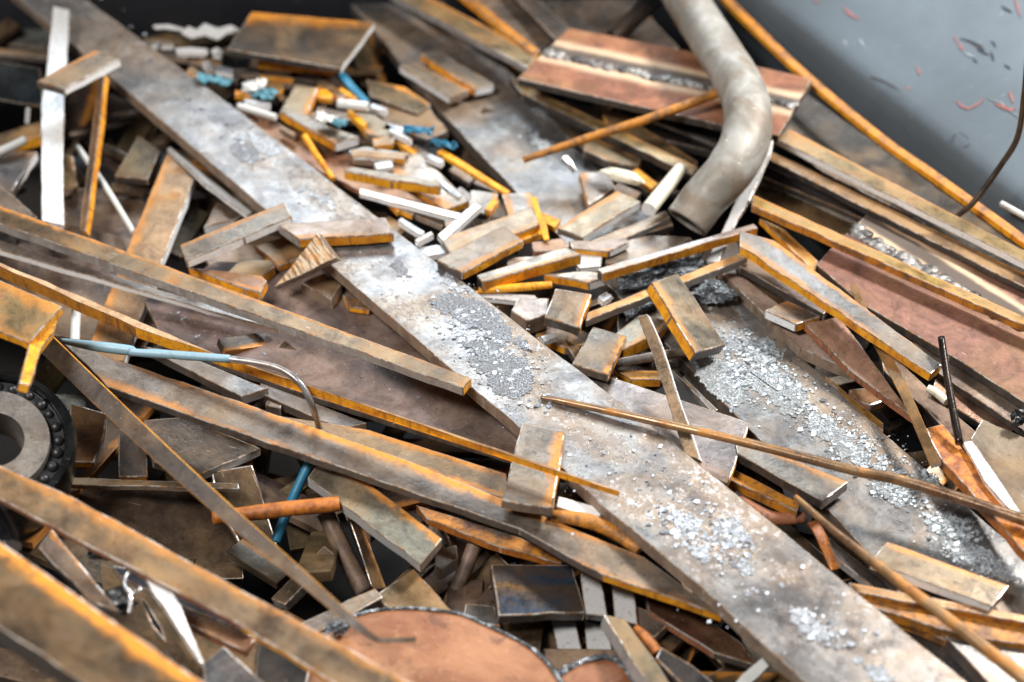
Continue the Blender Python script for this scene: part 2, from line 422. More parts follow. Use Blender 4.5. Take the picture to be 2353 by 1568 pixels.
m = NB('slag'); a = m.noise(60, 7, .7, .5); b = m.vor(180)
m.fin(m.mix(m.ss(a, .45, .66), (.07, .08, .09), (.50, .54, .58)), m.ss(a, .3, .7, .55, .2), .25); m.bump(m.ma('ADD', a, b), .9, .006)
m = NB('flake'); a = m.noise(55, 4, .7); g = m.n.new('ShaderNodeNewGeometry')
m.fin(m.mix(1., m.ocol, m.mix(m.ss(g.outputs['Random Per Island'], 0., 1.), (.3, .3, .31), (1.6, 1.62, 1.65)), 'MULTIPLY'), .35, .25)
m = NB('weld'); a = m.noise(120, 6, .7); b = m.noise(30, 4, .6)
m.fin(m.mix(m.ss(b, .4, .62), (.07, .062, .058), (.36, .34, .32)), m.ss(a, .3, .7, .25, .5), .55); m.bump(a, .5, .003)
m = NB('pipe_skin'); a = m.noise(11, 7, .66, .6); b = m.noise(70, 6, .7); st = m.noise(9, 7, .6, .8)
c = m.mix(m.ss(st, .35, .7), (.19, .17, .14), (.40, .385, .355)); c = m.mix(m.ma('MULTIPLY', m.ss(a, .48, .62), .75), c, (.20, .15, .105)); c = m.mix(m.ma('MULTIPLY', m.ss(b, .62, .72), .8), c, (.72, .71, .68)); c = m.mix(m.ss(m.noise(24, 5, .6, .5), .66, .74), c, (.12, .09, .065))
m.fin(c, m.ss(a, .3, .7, .38, .6), .12); m.bump(m.ma('ADD', a, b), .3, .003)
def paint(name, c, dark=.5):
    m = NB(name); a = m.noise(5, 6, .6, .3); b = m.noise(40, 6, .7, .4); s1 = m.noise(13, 3, .6, 1.2, (1, 3.0, 3.0)); s2 = m.noise(8, 2, .5, .3, (1, 14, 14))
    col = m.mix(m.ss(a, .35, .7), c, tuple(x*.8 for x in c)); col = m.mix(m.ma('MULTIPLY', m.ss(b, .66, .72), .5), col, tuple(min(1, x*1.7) for x in c))
    col = m.mix(m.ma('MULTIPLY', m.ss(s2, .70, .73), .6), col, tuple(min(1, x*1.6) for x in c)); col = m.mix(m.ss(s1, .73, .77), col, (.05, .045, .045))
    m.fin(col, m.ss(b, .3, .7, .5, .65), 0.); m.bump(b, .12, .002)
paint('grey_paint', (.10, .125, .147)); paint('dark_paint', (.016, .017, .022)); paint('shade_paint', (.10, .105, .115))
def plastic(name, c, rough=.38):
    m = NB(name); a = m.noise(25, 6, .7, .3); b = m.noise(110, 5, .7)
    col = m.mix(m.ma('MULTIPLY', m.ss(a, .5, .7), .45), c, tuple(x*.45 for x in c)); col = m.mix(m.ma('MULTIPLY', m.ss(b, .66, .72), .5), col, (.10, .08, .07))
    m.fin(col, m.ss(a, .3, .7, rough, rough+.2), 0.); m.bump(a, .3, .002)
plastic('pale_blue', (.23, .37, .45)); plastic('deep_blue', (.015, .15, .26)); plastic('teal', (.08, .23, .29)); paint('gap_black', (.012, .010, .009)); plastic('white_plastic', (.62, .62, .60)); plastic('black_rubber', (.016, .016, .018), .3); plastic('red_mark', (.36, .13, .11), .6); plastic('black_mark', (.03, .03, .035), .5); plastic('pale_mark', (.30, .35, .39), .5)
m = NB('copper_disc'); a = m.noise(8, 7, .62, .5); b = m.noise(60, 7, .7, .3); v = m.sep(m.loc)
c = m.mix(m.ss(a, .36, .62), (.39, .18, .085), (.23, .085, .035)); c = m.mix(m.ma('MULTIPLY', m.ss(b, .55, .7), .5), c, (.50, .28, .17)); c = m.mix(m.ma('MULTIPLY', m.ss(m.noise(26, 7, .7, .6), .54, .68), .8), c, (.15, .065, .035))
m.fin(c, m.ss(b, .3, .7, .3, .5), .15); m.bump(m.ma('ADD', a, b), .4, .003)
m = NB('pitted_rust'); a = m.vor(70, 'SMOOTH_F1'); b = m.noise(34, 7, .7, .5); d = m.noise(150, 5, .7)
c = m.mix(m.ss(b, .4, .6), (.66, .21, .014), (.22, .06, .012)); c = m.mix(m.ma('MULTIPLY', m.ss(d, .55, .7), .7), c, (.07, .025, .012)); m.fin(c, .55, 0.); m.bump(m.ma('ADD', b, a), .8, .004)
m = NB('ridged_cut'); a = m.noise(22, 5, .65, .3, (9, 1.3, 1.3)); b = m.noise(60, 5, .7)
c = m.mix(m.ss(a, .42, .56), (.20, .10, .035), (.66, .55, .40)); c = m.mix(m.ma('MULTIPLY', m.ss(b, .45, .6), .6), c, (.58, .24, .03)); m.fin(c, .45, .15); m.bump(a, 1., .004)
m = NB('blued_steel'); a = m.noise(7, 6, .65, .6, (1, 3, 3)); b = m.noise(80, 6, .7)
c = m.mix(m.ss(a, .38, .52), (.035, .05, .075), (.075, .055, .045)); c = m.mix(m.ma('MULTIPLY', m.ss(a, .55, .66), .8), c, (.32, .17, .04)); m.fin(c, m.ss(b, .3, .7, .22, .42), .55); m.bump(b, .3, .002)
# near-black sides: shade deep in the heap put into the colour
edge_rust('shade_black_side', (.04, .035, .033), (.022, .02, .02), (.09, .07, .055), .35); SIDE['k'] = 'shade_black_side'

m = NB('worn_glint_edge'); a = m.noise(38, 6, .7, .3); b = m.noise(160, 4, .7)  # worn bevels, with bright edge highlights put into the colour
c = m.mix(m.ss(a, .44, .58), (.12, .085, .06), (.62, .58, .53)); c = m.mix(m.ma('MULTIPLY', m.ss(b, .5, .62), .7), c, (.42, .17, .02)); m.fin(c, .3, m.ss(a, .44, .58, 0., .7))
m = NB('crust'); a = m.noise(60, 7, .75, .4); b = m.vor(260); d = m.noise(330, 4, .8); e_ = m.noise(22, 5, .65, .5)
c = m.mix(m.ss(d, .42, .62), (.14, .145, .15), (.62, .63, .64)); c = m.mix(m.ma('MULTIPLY', m.ss(e_, .42, .6), .6), c, (.26, .25, .24)); c = m.mix(m.ma('MULTIPLY', m.ss(a, .56, .66), .85), c, (.85, .86, .87))
c = m.mix(1., c, m.ocol, 'MULTIPLY'); m.fin(c, m.ss(a, .3, .7, .6, .3), .25); m.bump(m.ma('ADD', m.ma('MULTIPLY', a, 1.2), m.ma('ADD', b, d)), 1., .004)
def crust(plate, outlines, tone, rag=9., name='scale_crust'):
    """a baked-on crust of mill scale: thin ragged sheets bonded to the plate"""
    PA, n = PL[plate.name]
    for q, pts in enumerate(outlines):
        ps = []
        K = len(pts)
        for i in range(K):
            a, b = Vector(pts[i]), Vector(pts[(i+1) % K]); m_ = max(2, int((b-a).length/3.5)); nr = Vector(((b-a).y, -(b-a).x)).normalized()
            for j in range(m_):
                p = a.lerp(b, j/m_)
                ps.append(p+nr*rag*(2.0*mnoise.noise(Vector((p.x*.022, p.y*.022, q)))+1.5*mnoise.noise(Vector((p.x*.075, p.y*.075, q+4)))+.9*mnoise.noise(Vector((p.x*.22, p.y*.22, q+8)))))
        bm = bmesh.new(); T = [hit(p.x, p.y, PA, n) for p in ps]
        up = [bm.verts.new(p+n*.0011) for p in T]; lo = [bm.verts.new(p-n*.0005) for p in T]
        f0 = bm.faces.new(up); N = len(T)
        for i in range(N):
            j = (i+1) % N; bm.faces.new((up[j], up[i], lo[i], lo[j]))
        bmesh.ops.triangulate(bm, faces=[f0])
        bmesh.ops.recalc_face_normals(bm, faces=bm.faces[:])
        me = bpy.data.meshes.new(name); bm.to_mesh(me); bm.free(); me.materials.append(MATS['crust'])
        o = bpy.data.objects.new(name, me); COL.objects.link(o); props(o, tone, 0, 0, 0, 0)
        o.parent = plate; o.matrix_parent_inverse = plate.matrix_world.inverted()
# ================================================================== the container
FLOOR_Z = -.42
bm = bmesh.new()
for x, y in ((-1.9, -1.4), (1.9, -1.4), (1.9, 2.3), (-1.9, 2.3)): bm.verts.new((x, y, FLOOR_Z))
bm.faces.new(bm.verts[:])
me = bpy.data.meshes.new('floor'); bm.to_mesh(me); bm.free(); me.materials.append(MATS['gap_black'])  # near-black floor: deep shade of the gaps put into its colour
fl = bpy.data.objects.new('floor', me); COL.objects.link(fl); fl['kind'] = 'structure'; props(fl, 'k', 0, 0, 0, 0)

def sheet(name, profile, A, B, mat, parent, thick=.006):
    """a steel sheet: the profile (outward distance, height) drawn along the line A-B"""
    d = (B-A); d.z = 0; d.normalize(); out = Vector((d.y, -d.x, 0)); out = -out if out.y < 0 else out
    bm = bmesh.new(); n = 14; rows = []
    for i in range(n+1):
        p = A.lerp(B, i/n); rows.append([bm.verts.new(Vector((p.x, p.y, 0))+out*(u+.0006*mnoise.noise(Vector((i*.8, u*9, h*9))))+Vector((0, 0, h))) for u, h in profile])
    for i in range(n):
        for j in range(len(profile)-1): bm.faces.new((rows[i][j], rows[i+1][j], rows[i+1][j+1], rows[i][j+1])).smooth = True
    bmesh.ops.recalc_face_normals(bm, faces=bm.faces[:])
    me = bpy.data.meshes.new(name); bm.to_mesh(me); bm.free(); me.materials.append(MATS[mat])
    o = bpy.data.objects.new(name, me); COL.objects.link(o); o.parent = parent
    md = o.modifiers.new('s', 'SOLIDIFY'); md.thickness = thick; md.offset = 0
    props(o, 'g', 0, 0, 0, 0); return o
bin_ = bpy.data.objects.new('scrap_container', None); COL.objects.link(bin_)
describe(bin_, 'scratched grey-blue painted steel container wall rising behind the heap', 'container')
WA, WB = at(1560, -110, -.02), at(2520, 655, -.02)
ex = (WB-WA); WA2 = WA-ex*.05; WB2 = WB+ex*.35
arc = [(0, -.40), (0, -.06), (.001, -.012), (.004, .006), (.012, .018), (.026, .028), (.045, .036), (.09, .059), (.5, .271)]
wall = sheet('side_wall', arc, WA2, WB2, 'grey_paint', bin_)
FA, FB = at(-200, 62, -.08), at(1700, 18, -.08)
fx = FB-FA
back = sheet('end_wall', [(0, -.40), (.0, .0), (.03, .34)], FA-fx*.2, FB+fx*.05, 'dark_paint', bin_)
rimA = WA2
# paint marks on the wall's sloping face
wd = (WB-WA); wd.z = 0; wd.normalize(); wo = Vector((wd.y, -wd.x, 0)); wo = -wo if wo.y < 0 else wo
p1 = WA+wo*.09; p1.z = .059; sl = (wo*.41+Vector((0, 0, .212))).normalized(); wn = sl.cross(wd).normalized(); wn = -wn if wn.z < 0 else wn
def mark(name, pts, w, mat):
    ps = [hit(x, y, p1+wn*.0042, wn) for x, y in pts]
    bm = bmesh.new(); top = []
    L = []
    K = len(ps); rnd = random.Random(int(pts[0][0]))
    for i, p in enumerate(ps):
        a, b = ps[max(0, i-1)], ps[min(K-1, i+1)]; s = wn.cross((b-a).normalized()); ww = w*pxm(p)*.36*rnd.uniform(.5, 1.1)*(1 if 0 < i < K-1 else .25)
        L.append((p+s*ww, p-s*ww*rnd.uniform(.5, 1)))
    up = [[bm.verts.new(q+wn*.0004) for q in pr] for pr in L]; lo = [[bm.verts.new(q-wn*.0006) for q in pr] for pr in L]
    for i in range(K-1):
        bm.faces.new((up[i][0], up[i+1][0], up[i+1][1], up[i][1]))
        bm.faces.new((lo[i][0], lo[i+1][0], up[i+1][0], up[i][0])); bm.faces.new((lo[i][1], lo[i+1][1], up[i+1][1], up[i][1]))
    bmesh.ops.recalc_face_normals(bm, faces=bm.faces[:])
    me = bpy.data.meshes.new(name); bm.to_mesh(me); bm.free(); me.materials.append(MATS[mat])
    o = bpy.data.objects.new(name, me); COL.objects.link(o); o.parent = bin_; props(o, 'g', 0, 0, 0, 0)
for pts, w in [([(1938, 18), (1950, 30), (1962, 38), (1974, 44)], 11), ([(2332, -4), (2338, 16), (2345, 40)], 7), ([(2198, 232), (2210, 244), (2226, 251), (2246, 240), (2262, 226)], 11),
               ([(2286, 238), (2304, 246), (2322, 254), (2336, 249)], 13), ([(2318, 210), (2324, 222), (2328, 236)], 14), ([(2192, 84), (2197, 92), (2196, 98)], 9), ([(2202, 98), (2208, 108), (2212, 116)], 14),
               ([(2106, 154), (2110, 162), (2113, 172)], 8), ([(2084, 198), (2088, 204), (2092, 206)], 9), ([(1870, 0), (1876, 3), (1882, 6)], 8)]: mark('paint_scratch', pts, w, 'red_mark')
for pts, w in [([(2208, 88), (2232, 96), (2250, 106), (2262, 116)], 14), ([(2245, 112), (2258, 120), (2272, 126)], 9), ([(2276, 118), (2280, 128), (2284, 140)], 10), ([(2236, 136), (2242, 140), (2246, 143)], 8), ([(2276, 94), (2284, 100), (2288, 108)], 8),
               ([(2308, 148), (2316, 154), (2322, 158)], 10), ([(2000, 176), (2028, 186), (2050, 198), (2074, 212)], 8), ([(2302, 14), (2314, 22), (2326, 28)], 10), ([(2186, 328), (2192, 312), (2206, 306), (2222, 316), (2228, 334), (2214, 338)], 6)]: mark('scuff_mark', pts, w, 'black_mark')
for pts, w in [([(2216, 122), (2228, 128), (2240, 132)], 12), ([(1938, 92), (1942, 98), (1946, 104)], 7), ([(1974, 90), (1980, 98), (1984, 108)], 8), ([(2268, 226), (2300, 236), (2340, 270)], 4)]: mark('scuff_mark', pts, w, 'pale_mark')

BAR, OFF, ROD, PLT = 'metal bar', 'metal offcut', 'metal rod', 'metal plate'
# ================================================================== the large plates
M1 = P('steel_plate', 'longest flat steel plate crossing the whole heap, dusted with pale scale flakes', PLT,
  [(-40, -75), (258, 179), (605, 475), (914, 745), (1195, 984), (1391, 1168), (1617, 1354), (1895, 1612), (2262, 1600), (1920, 1315), (1546, 1016), (1314, 836), (938, 549), (551, 257), (200, 0), (110, -75)],
  0., t=.022, e='bbbbbbbbbbbbbbbb', tone=(.36, .335, .31), rust=.38, flake=.7, seg=.05)
M2 = P('steel_plate', 'wide grey plate on the right with crusts of silver scale', PLT,
  [(760, -40), (861, 70), (984, 225), (1185, 440), (1543, 808), (1694, 959), (1900, 1168), (2100, 1380), (2290, 1590), (2640, 1590), (2353, 1277), (2202, 1143), (2026, 991), (1857, 829), (1687, 674), (1321, 341), (1254, 253), (976, -40)],
  -.05, t=.022, e='ddddddddbbbbbbbbbb', tone=(.26, .25, .235), rust=.34, flake=.4, seg=.05)
M3 = P('steel_plate', 'smooth brown plate lying in the shade left of the longest plate', PLT,
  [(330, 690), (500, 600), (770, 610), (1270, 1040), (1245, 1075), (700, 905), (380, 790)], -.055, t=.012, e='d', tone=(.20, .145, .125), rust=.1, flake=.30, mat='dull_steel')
P('steel_plate', 'short speckled brown plate tucked under the middle of the longest plate', PLT,
  [(1290, 830), (1332, 840), (1722, 970), (1673, 1112), (1480, 1050), (1250, 900)], (-.028, -.028), t=.01, e='ddoddd', tone=(.33, .27, .235), rust=.25, flake=.45, ehi=.2)
P('steel_plate', 'reddish plate beside the longest plate under the small offcuts', PLT,
  [(540, 235), (700, 310), (860, 383), (1022, 457), (1013, 474), (830, 440), (640, 345)], -.03, t=.01, e='rrrrrrr', tone='r', rust=.35)
P('flat_bar', 'broad orange-tinged flat bar with a bright right edge, passing under the rusty left bars', BAR,
  [(383, 352), (447, 410), (372, 600), (285, 830), (188, 830), (300, 520)], (-.035, -.07), t=.016, e='owwooo', tone=(.45, .27, .14), rust=.85, elo=.5)
P('steel_plate', 'grimy dark plate lying deep under the two leftmost parallel bars', PLT,
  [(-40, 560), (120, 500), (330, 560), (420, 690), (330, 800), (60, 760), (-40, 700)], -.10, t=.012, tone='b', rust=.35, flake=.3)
# ================================================================== long bars, left
P('flat_bar', 'upper long brown bar from the left edge, its rusty tip on the longest plate', BAR,
  [(-40, 458), (225, 541), (475, 636), (720, 727), (917, 808), (1084, 868), (1064, 893), (762, 792), (422, 655), (-40, 500)], (.02, .026), t=(.018, .014), e='oooooogggo', tone=(.25, .165, .09), rust=.8, elo=.9)
P('flat_bar', 'thin grey bar just below the upper long brown bar', BAR,
  [(-40, 540), (176, 597), (302, 637), (528, 716), (642, 749), (640, 759), (457, 697), (292, 652), (-40, 563)], (-.005, -.035), t=(.013, .008), e='gggggwwdd', tone='g', rust=.25)
P('flat_bar', 'very long tapering rusty bar standing on edge over the pinned offcut', BAR,
  [(-40, 594), (176, 686), (500, 815), (706, 887), (903, 955), (1195, 1042), (1423, 1129), (1416, 1135), (1190, 1051), (900, 966), (702, 898), (310, 752), (-40, 606)], (.05, .046), t=(.028, .010), e='oooooooommmmm'[:13], tone=(.70, .45, .26), rust=.5, bleed=False, mat='dull_steel')
P('flat_bar', 'broad long flat bar with an orange upper rim sliding under the longest plate', BAR,
  [(138, 780), (239, 817), (387, 868), (643, 956), (938, 1058), (1258, 1190), (1480, 1280), (1660, 1415), (1384, 1320), (1195, 1216), (886, 1113), (597, 1018), (246, 889)], (.012, -.036), t=.013, e='oooooooodddddd'[:13], tone=(.27, .225, .185), rust=.45, elo=1.)
P('flat_bar', 'rust-stained bar lying behind the broad orange-rimmed bar', BAR,
  [(640, 955), (850, 988), (1164, 1088), (1166, 1146), (940, 1066), (740, 1010)], (-.035, -.045), t=.012, e='o', tone=(.20, .13, .07), rust=.6, elo=.8)
S('flat_bar', 'dark tapered bar with a bent thin tip over the copper-coloured disc', BAR,
  [(92, 776, .10), (300, 976, .09), (505, 1164, .08), (690, 1324, .066), (800, 1420, .055), (852, 1462, .046), (882, 1472, .04), (956, 1470, .035)], [46, 44, 39, 31, 22, 16, 13, 12], ratio=.42, roll=-28, tone=(.115, .095, .08), rust=.25, mat='dull_steel', side='o')
P('flat_bar', 'pale tan flat bar running down to the bottom edge in the left foreground', BAR,
  [(-40, 1052), (176, 1147), (387, 1259), (643, 1396), (777, 1470), (990, 1592), (800, 1592), (551, 1435), (352, 1333), (176, 1228), (-40, 1126)], (.13, .075), t=.008, e='ooooooorrrr', tone=(.32, .22, .135), rust=.7, elo=.15)
P('flat_bar', 'thick blurred bar with a glowing orange rim in the bottom left corner', BAR,
  [(-60, 1205), (141, 1340), (317, 1470), (520, 1606), (240, 1606), (90, 1500), (-60, 1402)], (.21, .20), t=.035, e='oooodddd'[:7], tone=(.17, .12, .075), rust=.4, elo=1.2, flake=.2)
# ================================================================== upper left pieces
P('flat_strip', 'tall silver-white strip standing at the upper left', 'metal strip',
  [(121, 14), (160, 23), (150, 200), (145, 365), (148, 520), (95, 508), (93, 246), (106, 165)], (.05, -.01), t=.008, e='w', mat='silver_face', tone='w', rust=0, roll=8)
P('steel_offcut', 'brown offcut with a bright edge balanced on the tall silver strip', OFF,
  [(84, 187), (218, 114), (277, 136), (147, 204)], .085, t=.014, e='owwd', tone=(.33, .26, .19), rust=.45, elo=.3)
P('flat_strip', 'narrow upright rusty strip with an orange right face at the upper left', 'metal strip',
  [(226, 170), (241, 169), (228, 300), (196, 532), (182, 529), (207, 330)], (.04, -.05), t=.016, e='doooooo'[:6], tone='b', rust=.5, roll=-18)
S('round_rod', 'thin white rod leaning behind the narrow rusty strip', ROD, [(178, 338, -.05), (240, 425, -.055), (308, 536, -.06)], 13, mat='white_plastic', tone='w')
P('steel_offcut', 'dark olive offcut lying below the longest plate at the upper left', OFF,
  [(317, 311), (368, 346), (339, 412), (262, 405)], (-.045, -.06), t=.015, e='ddkk', tone='o', rust=.25)
P('flat_strip', 'white narrow bar tucked along the left edge of the longest plate', 'metal strip',
  [(383, 340), (393, 338), (480, 410), (580, 488), (568, 496), (470, 422)], -.028, t=.009, e='w', mat='silver_face', tone='w', rust=0)
P('steel_offcut', 'grey offcut with a pale right edge at the far left rim', OFF, [(-30, 341), (7, 343), (86, 349), (28, 440), (-30, 420)], (-.05, -.055), t=.015, e='bbwbb', tone='u', rust=.45, elo=.3)
S('round_rod', 'stub of white rod above the grey offcut at the left rim', ROD, [(-20, 356, -.04), (20, 340, -.038), (58, 322, -.035)], 20, mat='white_plastic', end='w')
P('steel_plate', 'glossy black-grey plate with a bright upper edge at the far left', PLT, [(-30, 136), (92, 157), (100, 245), (-30, 226)], (-.02, -.03), t=.008, e='wkkk', mat='steel_shiny', tone=(.09, .105, .11), rust=.05, roll=25)
P('flat_bar', 'thin tan bar above the glossy black plate at the far left', BAR, [(-30, 108), (110, 121), (110, 133), (-30, 122)], (-.05, -.05), t=.012, e='d', tone='t', rust=.6)
P('steel_plate', 'dull green-grey plate in the top left corner behind the silver strip', PLT, [(-30, 20), (60, 38), (112, 72), (108, 112), (-30, 96)], -.09, t=.01, e='d', tone=(.12, .13, .115), rust=.1, mat='dull_steel')
P('flat_bar', 'brown bar end with an orange corner behind the tall silver strip', BAR, [(-30, 316), (95, 272), (150, 262), (140, 300), (60, 337), (-30, 348)], (-.075, -.085), t=.02, e='dddooo', tone=(.24, .16, .08), rust=.6, ehi=.4)
P('steel_offcut', 'ochre offcut half hidden behind the tall silver strip', OFF, [(128, 352), (168, 358), (178, 428), (140, 440), (120, 430)], (-.075, -.08), t=.014, e='dobdd', tone=(.26, .19, .08), rust=.55, ehi=.5)
P('steel_plate', 'brown corner of plate poking out above the upper long bar at the left', PLT, [(-40, 408), (0, 424), (86, 498), (60, 520), (-40, 480)], (-.015, -.015), t=.008, e='b', tone=(.30, .23, .17), rust=.35)
P('steel_plate', 'dirty brown plate with silver debris under the thin white rod', PLT, [(110, 430), (300, 436), (430, 560), (330, 600), (140, 560)], -.105, t=.01, e='d', tone='b', rust=.3, flake=.5)
P('steel_offcut', 'small dark offcut with a pale end beside the longest plate', OFF, [(500, 464), (560, 492), (540, 505), (467, 522)], (-.05, -.05), t=.015, e='kkwg', tone='b', rust=.2)
S('round_rod', 'dark round bar with a shiny top above the olive offcut', ROD, [(232, 342, -.07), (262, 352, -.068), (296, 370, -.07)], 30, tone='d', rust=.1, mat='steel_shiny')
S('round_rod', 'long dark round bar in the shade behind the narrow rusty strip', ROD, [(120, 322, -.13), (230, 300, -.125), (350, 276, -.12)], 34, tone='d', rust=.1, mat='steel_shiny')
P('flat_bar', 'black flat bar crossing the gap behind the silver strip', BAR, [(60, 250), (250, 216), (350, 250), (300, 268), (90, 290)], -.15, t=.012, e='k', tone='k', rust=.1)
S('round_rod', 'short white pin standing in the dark gap left of the silver strip', ROD, [(64, 250, -.06), (62, 284, -.09)], 9, mat='white_plastic')
S('round_rod', 'short white peg sticking up behind the rusty left bars', ROD, [(178, 690, -.02), (174, 735, -.03), (172, 785, -.045)], 22, mat='white_plastic')
# ---- offcuts lying on the longest plate
P('steel_offcut', 'tan offcut with a bright front edge on the left rim of the longest plate', OFF,
  [(413, 562), (655, 463), (671, 498), (560, 545), (428, 600)], (.02, .03), t=.015, e='obwwb', tone=(.33, .27, .21), rust=.4, elo=.3)
P('steel_offcut', 'pinkish offcut with an orange front face lying flat on the longest plate', OFF,
  [(637, 514), (885, 499), (905, 537), (686, 550)], .024, t=.017, e='wbog', tone='p', rust=.3, flake=.4)
P('steel_wedge', 'triangular wedge showing a ridged flame-cut face beside the pinkish offcut', 'metal wedge',
  [(729, 535), (772, 594), (627, 662)], (.055, -.02), t=.022, e='bgg', tone='t', mat='ridged_cut', rust=.5, roll=24)
P('steel_offcut', 'brown and gold offcut lying below the tan offcut left of the longest plate', OFF, [(521, 628), (549, 596), (622, 597), (632, 612), (596, 640)], -.035, t=.018, e='bbooo', tone='o', rust=.6, ehi=.7)
P('steel_offcut', 'coppery round-ended offcut along the upper long brown bar', OFF, [(430, 614), (530, 624), (600, 633), (614, 645), (598, 672), (560, 662)], (-.022, -.012), t=.015, e='oooooo', tone='c', rust=.5, flake=.35)
P('steel_offcut', 'brown block with a white end in the hollow under the triangular wedge', OFF, [(690, 650), (745, 628), (786, 652), (762, 690)], (-.035, -.035), t=.02, e='bbwb', tone='b', rust=.5)
P('steel_offcut', 'small orange-brown chip under the edge of the longest plate', OFF, [(786, 675), (830, 690), (850, 712), (800, 705)], -.042, t=.01, e='o', tone='c', rust=.6)
P('flat_bar', 'dark bar crossing behind the tan offcut below the longest plate', BAR, [(455, 560), (560, 530), (720, 560), (660, 600), (480, 610)], -.065, t=.015, e='d', tone='b', rust=.3)
P('steel_offcut', 'shaded rust-brown offcut between the tan offcut and the wedge', OFF, [(585, 565), (650, 545), (720, 580), (640, 612)], -.04, t=.012, e='o', tone='b', rust=.6)
# ---- blue cable and things beside the rusty bars
cab = bpy.data.objects.new('electric_cable', None); COL.objects.link(cab); cab.location = at(296, 806, .05)
describe(cab, 'pale blue cable with stripped grey end curling over the rusty left bars', 'cable')
bpy.context.view_layer.update()
def child(o, root):
    mw = o.matrix_world.copy(); o.parent = root; o.matrix_world = mw
a = S('insulation', None, None, [(140, 783, .085), (220, 796, .082), (296, 805, .08), (310, 810, .08), (387, 815, .078), (528, 825, .075)], [12, 24, 24, 19, 21, 20], mat='pale_blue', wob=.08); cab.rotation_euler = (0, 0, 0)
b = S('wire_core', None, None, [(520, 824, .075), (600, 836, .073), (650, 851, .07), (690, 882, .06), (714, 925, .035), (734, 982, -.02)], [17, 16, 16, 15, 15, 15], tone='s', rust=.15)
for q in (a, b):
    q.parent = cab; q.matrix_parent_inverse = cab.matrix_world.inverted()
P('flat_bar', 'flat bar with a sawn silver end below the pale blue cable', BAR, [(325, 795), (400, 806), (520, 852), (617, 893), (556, 912), (420, 850)], (-.02, -.035), t=.016, e='wwwsdd', tone='g', rust=.2, flake=.2)
P('flat_bar', 'second sawn flat bar whose silver end shows below the cable tip', BAR, [(598, 880), (690, 915), (843, 972), (786, 986), (690, 940), (600, 905)], (-.045, -.05), t=.016, e='wwsdds', tone='g', rust=.2)
P('steel_offcut', 'tiny square brown block between the two sawn flat bars', OFF, [(620, 908), (651, 922), (645, 938), (608, 930)], -.05, t=.02, e='d', tone='b', rust=.5)
# ================================================================== bearing, bottom left
br = bpy.data.objects.new('roller_bearing', None); COL.objects.link(br)
describe(br, 'greasy black roller bearing ring lying in the left foreground', 'bearing')
bc = at(-14, 1010, .06); br.location = bc; br.rotation_euler = (R(24), R(10), R(15))
k_ = pxm(bc)
def lathe(name, prof, mat, tone, parent, seg=64):
    bm = bmesh.new(); rows = [[bm.verts.new((r*math.cos(6.28318*i/seg), r*math.sin(6.28318*i/seg), h)) for r, h in prof] for i in range(seg)]
    for i in range(seg):
        for j in range(len(prof)):
            a, b = rows[i], rows[(i+1) % seg]; jj = (j+1) % len(prof)
            f = bm.faces.new((a[j], b[j], b[jj], a[jj])); f.smooth = True
    bmesh.ops.recalc_face_normals(bm, faces=bm.faces[:])
    me = bpy.data.meshes.new(name); bm.to_mesh(me); bm.free(); me.materials.append(MATS[mat])
    try: me.set_sharp_from_angle(angle=R(35))
    except Exception: pass
    o = bpy.data.objects.new(name, me); COL.objects.link(o); o.parent = parent; props(o, tone, .1, 0, 0, .2); return o
q = k_
lathe('inner_ring', [(68*q, .0), (68*q, -.07), (128*q, -.07), (128*q, -.012), (124*q, 0)], 'dull_steel', (.21, .195, .175), br)
lathe('outer_ring', [(160*q, -.004), (160*q, -.10), (186*q, -.10), (186*q, -.012), (178*q, 0), (166*q, 0)], 'steel_shiny', (.05, .055, .055), br)
rnd_ = random.Random(3)
for i in range(26):
    a = 6.28318*(i+rnd_.uniform(-.12, .12))/26; bm = bmesh.new(); bmesh.ops.create_uvsphere(bm, u_segments=14, v_segments=10, radius=14*q*rnd_.uniform(.8, 1.1))
    for f in bm.faces: f.smooth = True
    me = bpy.data.meshes.new('roller'); bm.to_mesh(me); bm.free(); me.materials.append(MATS['black_rubber'])
    o = bpy.data.objects.new('roller', me); COL.objects.link(o); o.parent = br; o.location = (144*q*math.cos(a), 144*q*math.sin(a), -.014); props(o, (.30, .31, .32), 0, 0, 0, 0)
lathe('cage', [(130*q, -.013), (130*q, -.03), (158*q, -.03), (158*q, -.013)], 'black_rubber', 'k', br)
# angle iron end
ai = bpy.data.objects.new('angle_iron', None); COL.objects.link(ai); ai.location = at(80, 720, .19)
describe(ai, 'blurred orange-ended angle iron jutting in at the left edge above the bearing', 'angle iron')
bpy.context.view_layer.update()
for o in (P('flange', None, None, [(-60, 618), (143, 704), (66, 790), (-60, 735)], .19, t=.012, e='ooog', tone=(.42, .28, .12), rust=.85, ehi=.2, elo=.6),
          P('flange', None, None, [(66, 790), (143, 706), (128, 760), (96, 800), (70, 886), (44, 878)], (.187, .12), t=.012, e='o', tone=(.72, .32, .06), mat='orange_rust', rust=.9, roll=20)):
    o.parent = ai; o.matrix_parent_inverse = ai.matrix_world.inverted()
S('round_rod', 'short dark stub with a glassy end below the bearing at the left edge', ROD, [(-20, 1180, .09), (5, 1215, .085), (20, 1262, .08)], 60, mat='steel_shiny', tone='k', end='s')
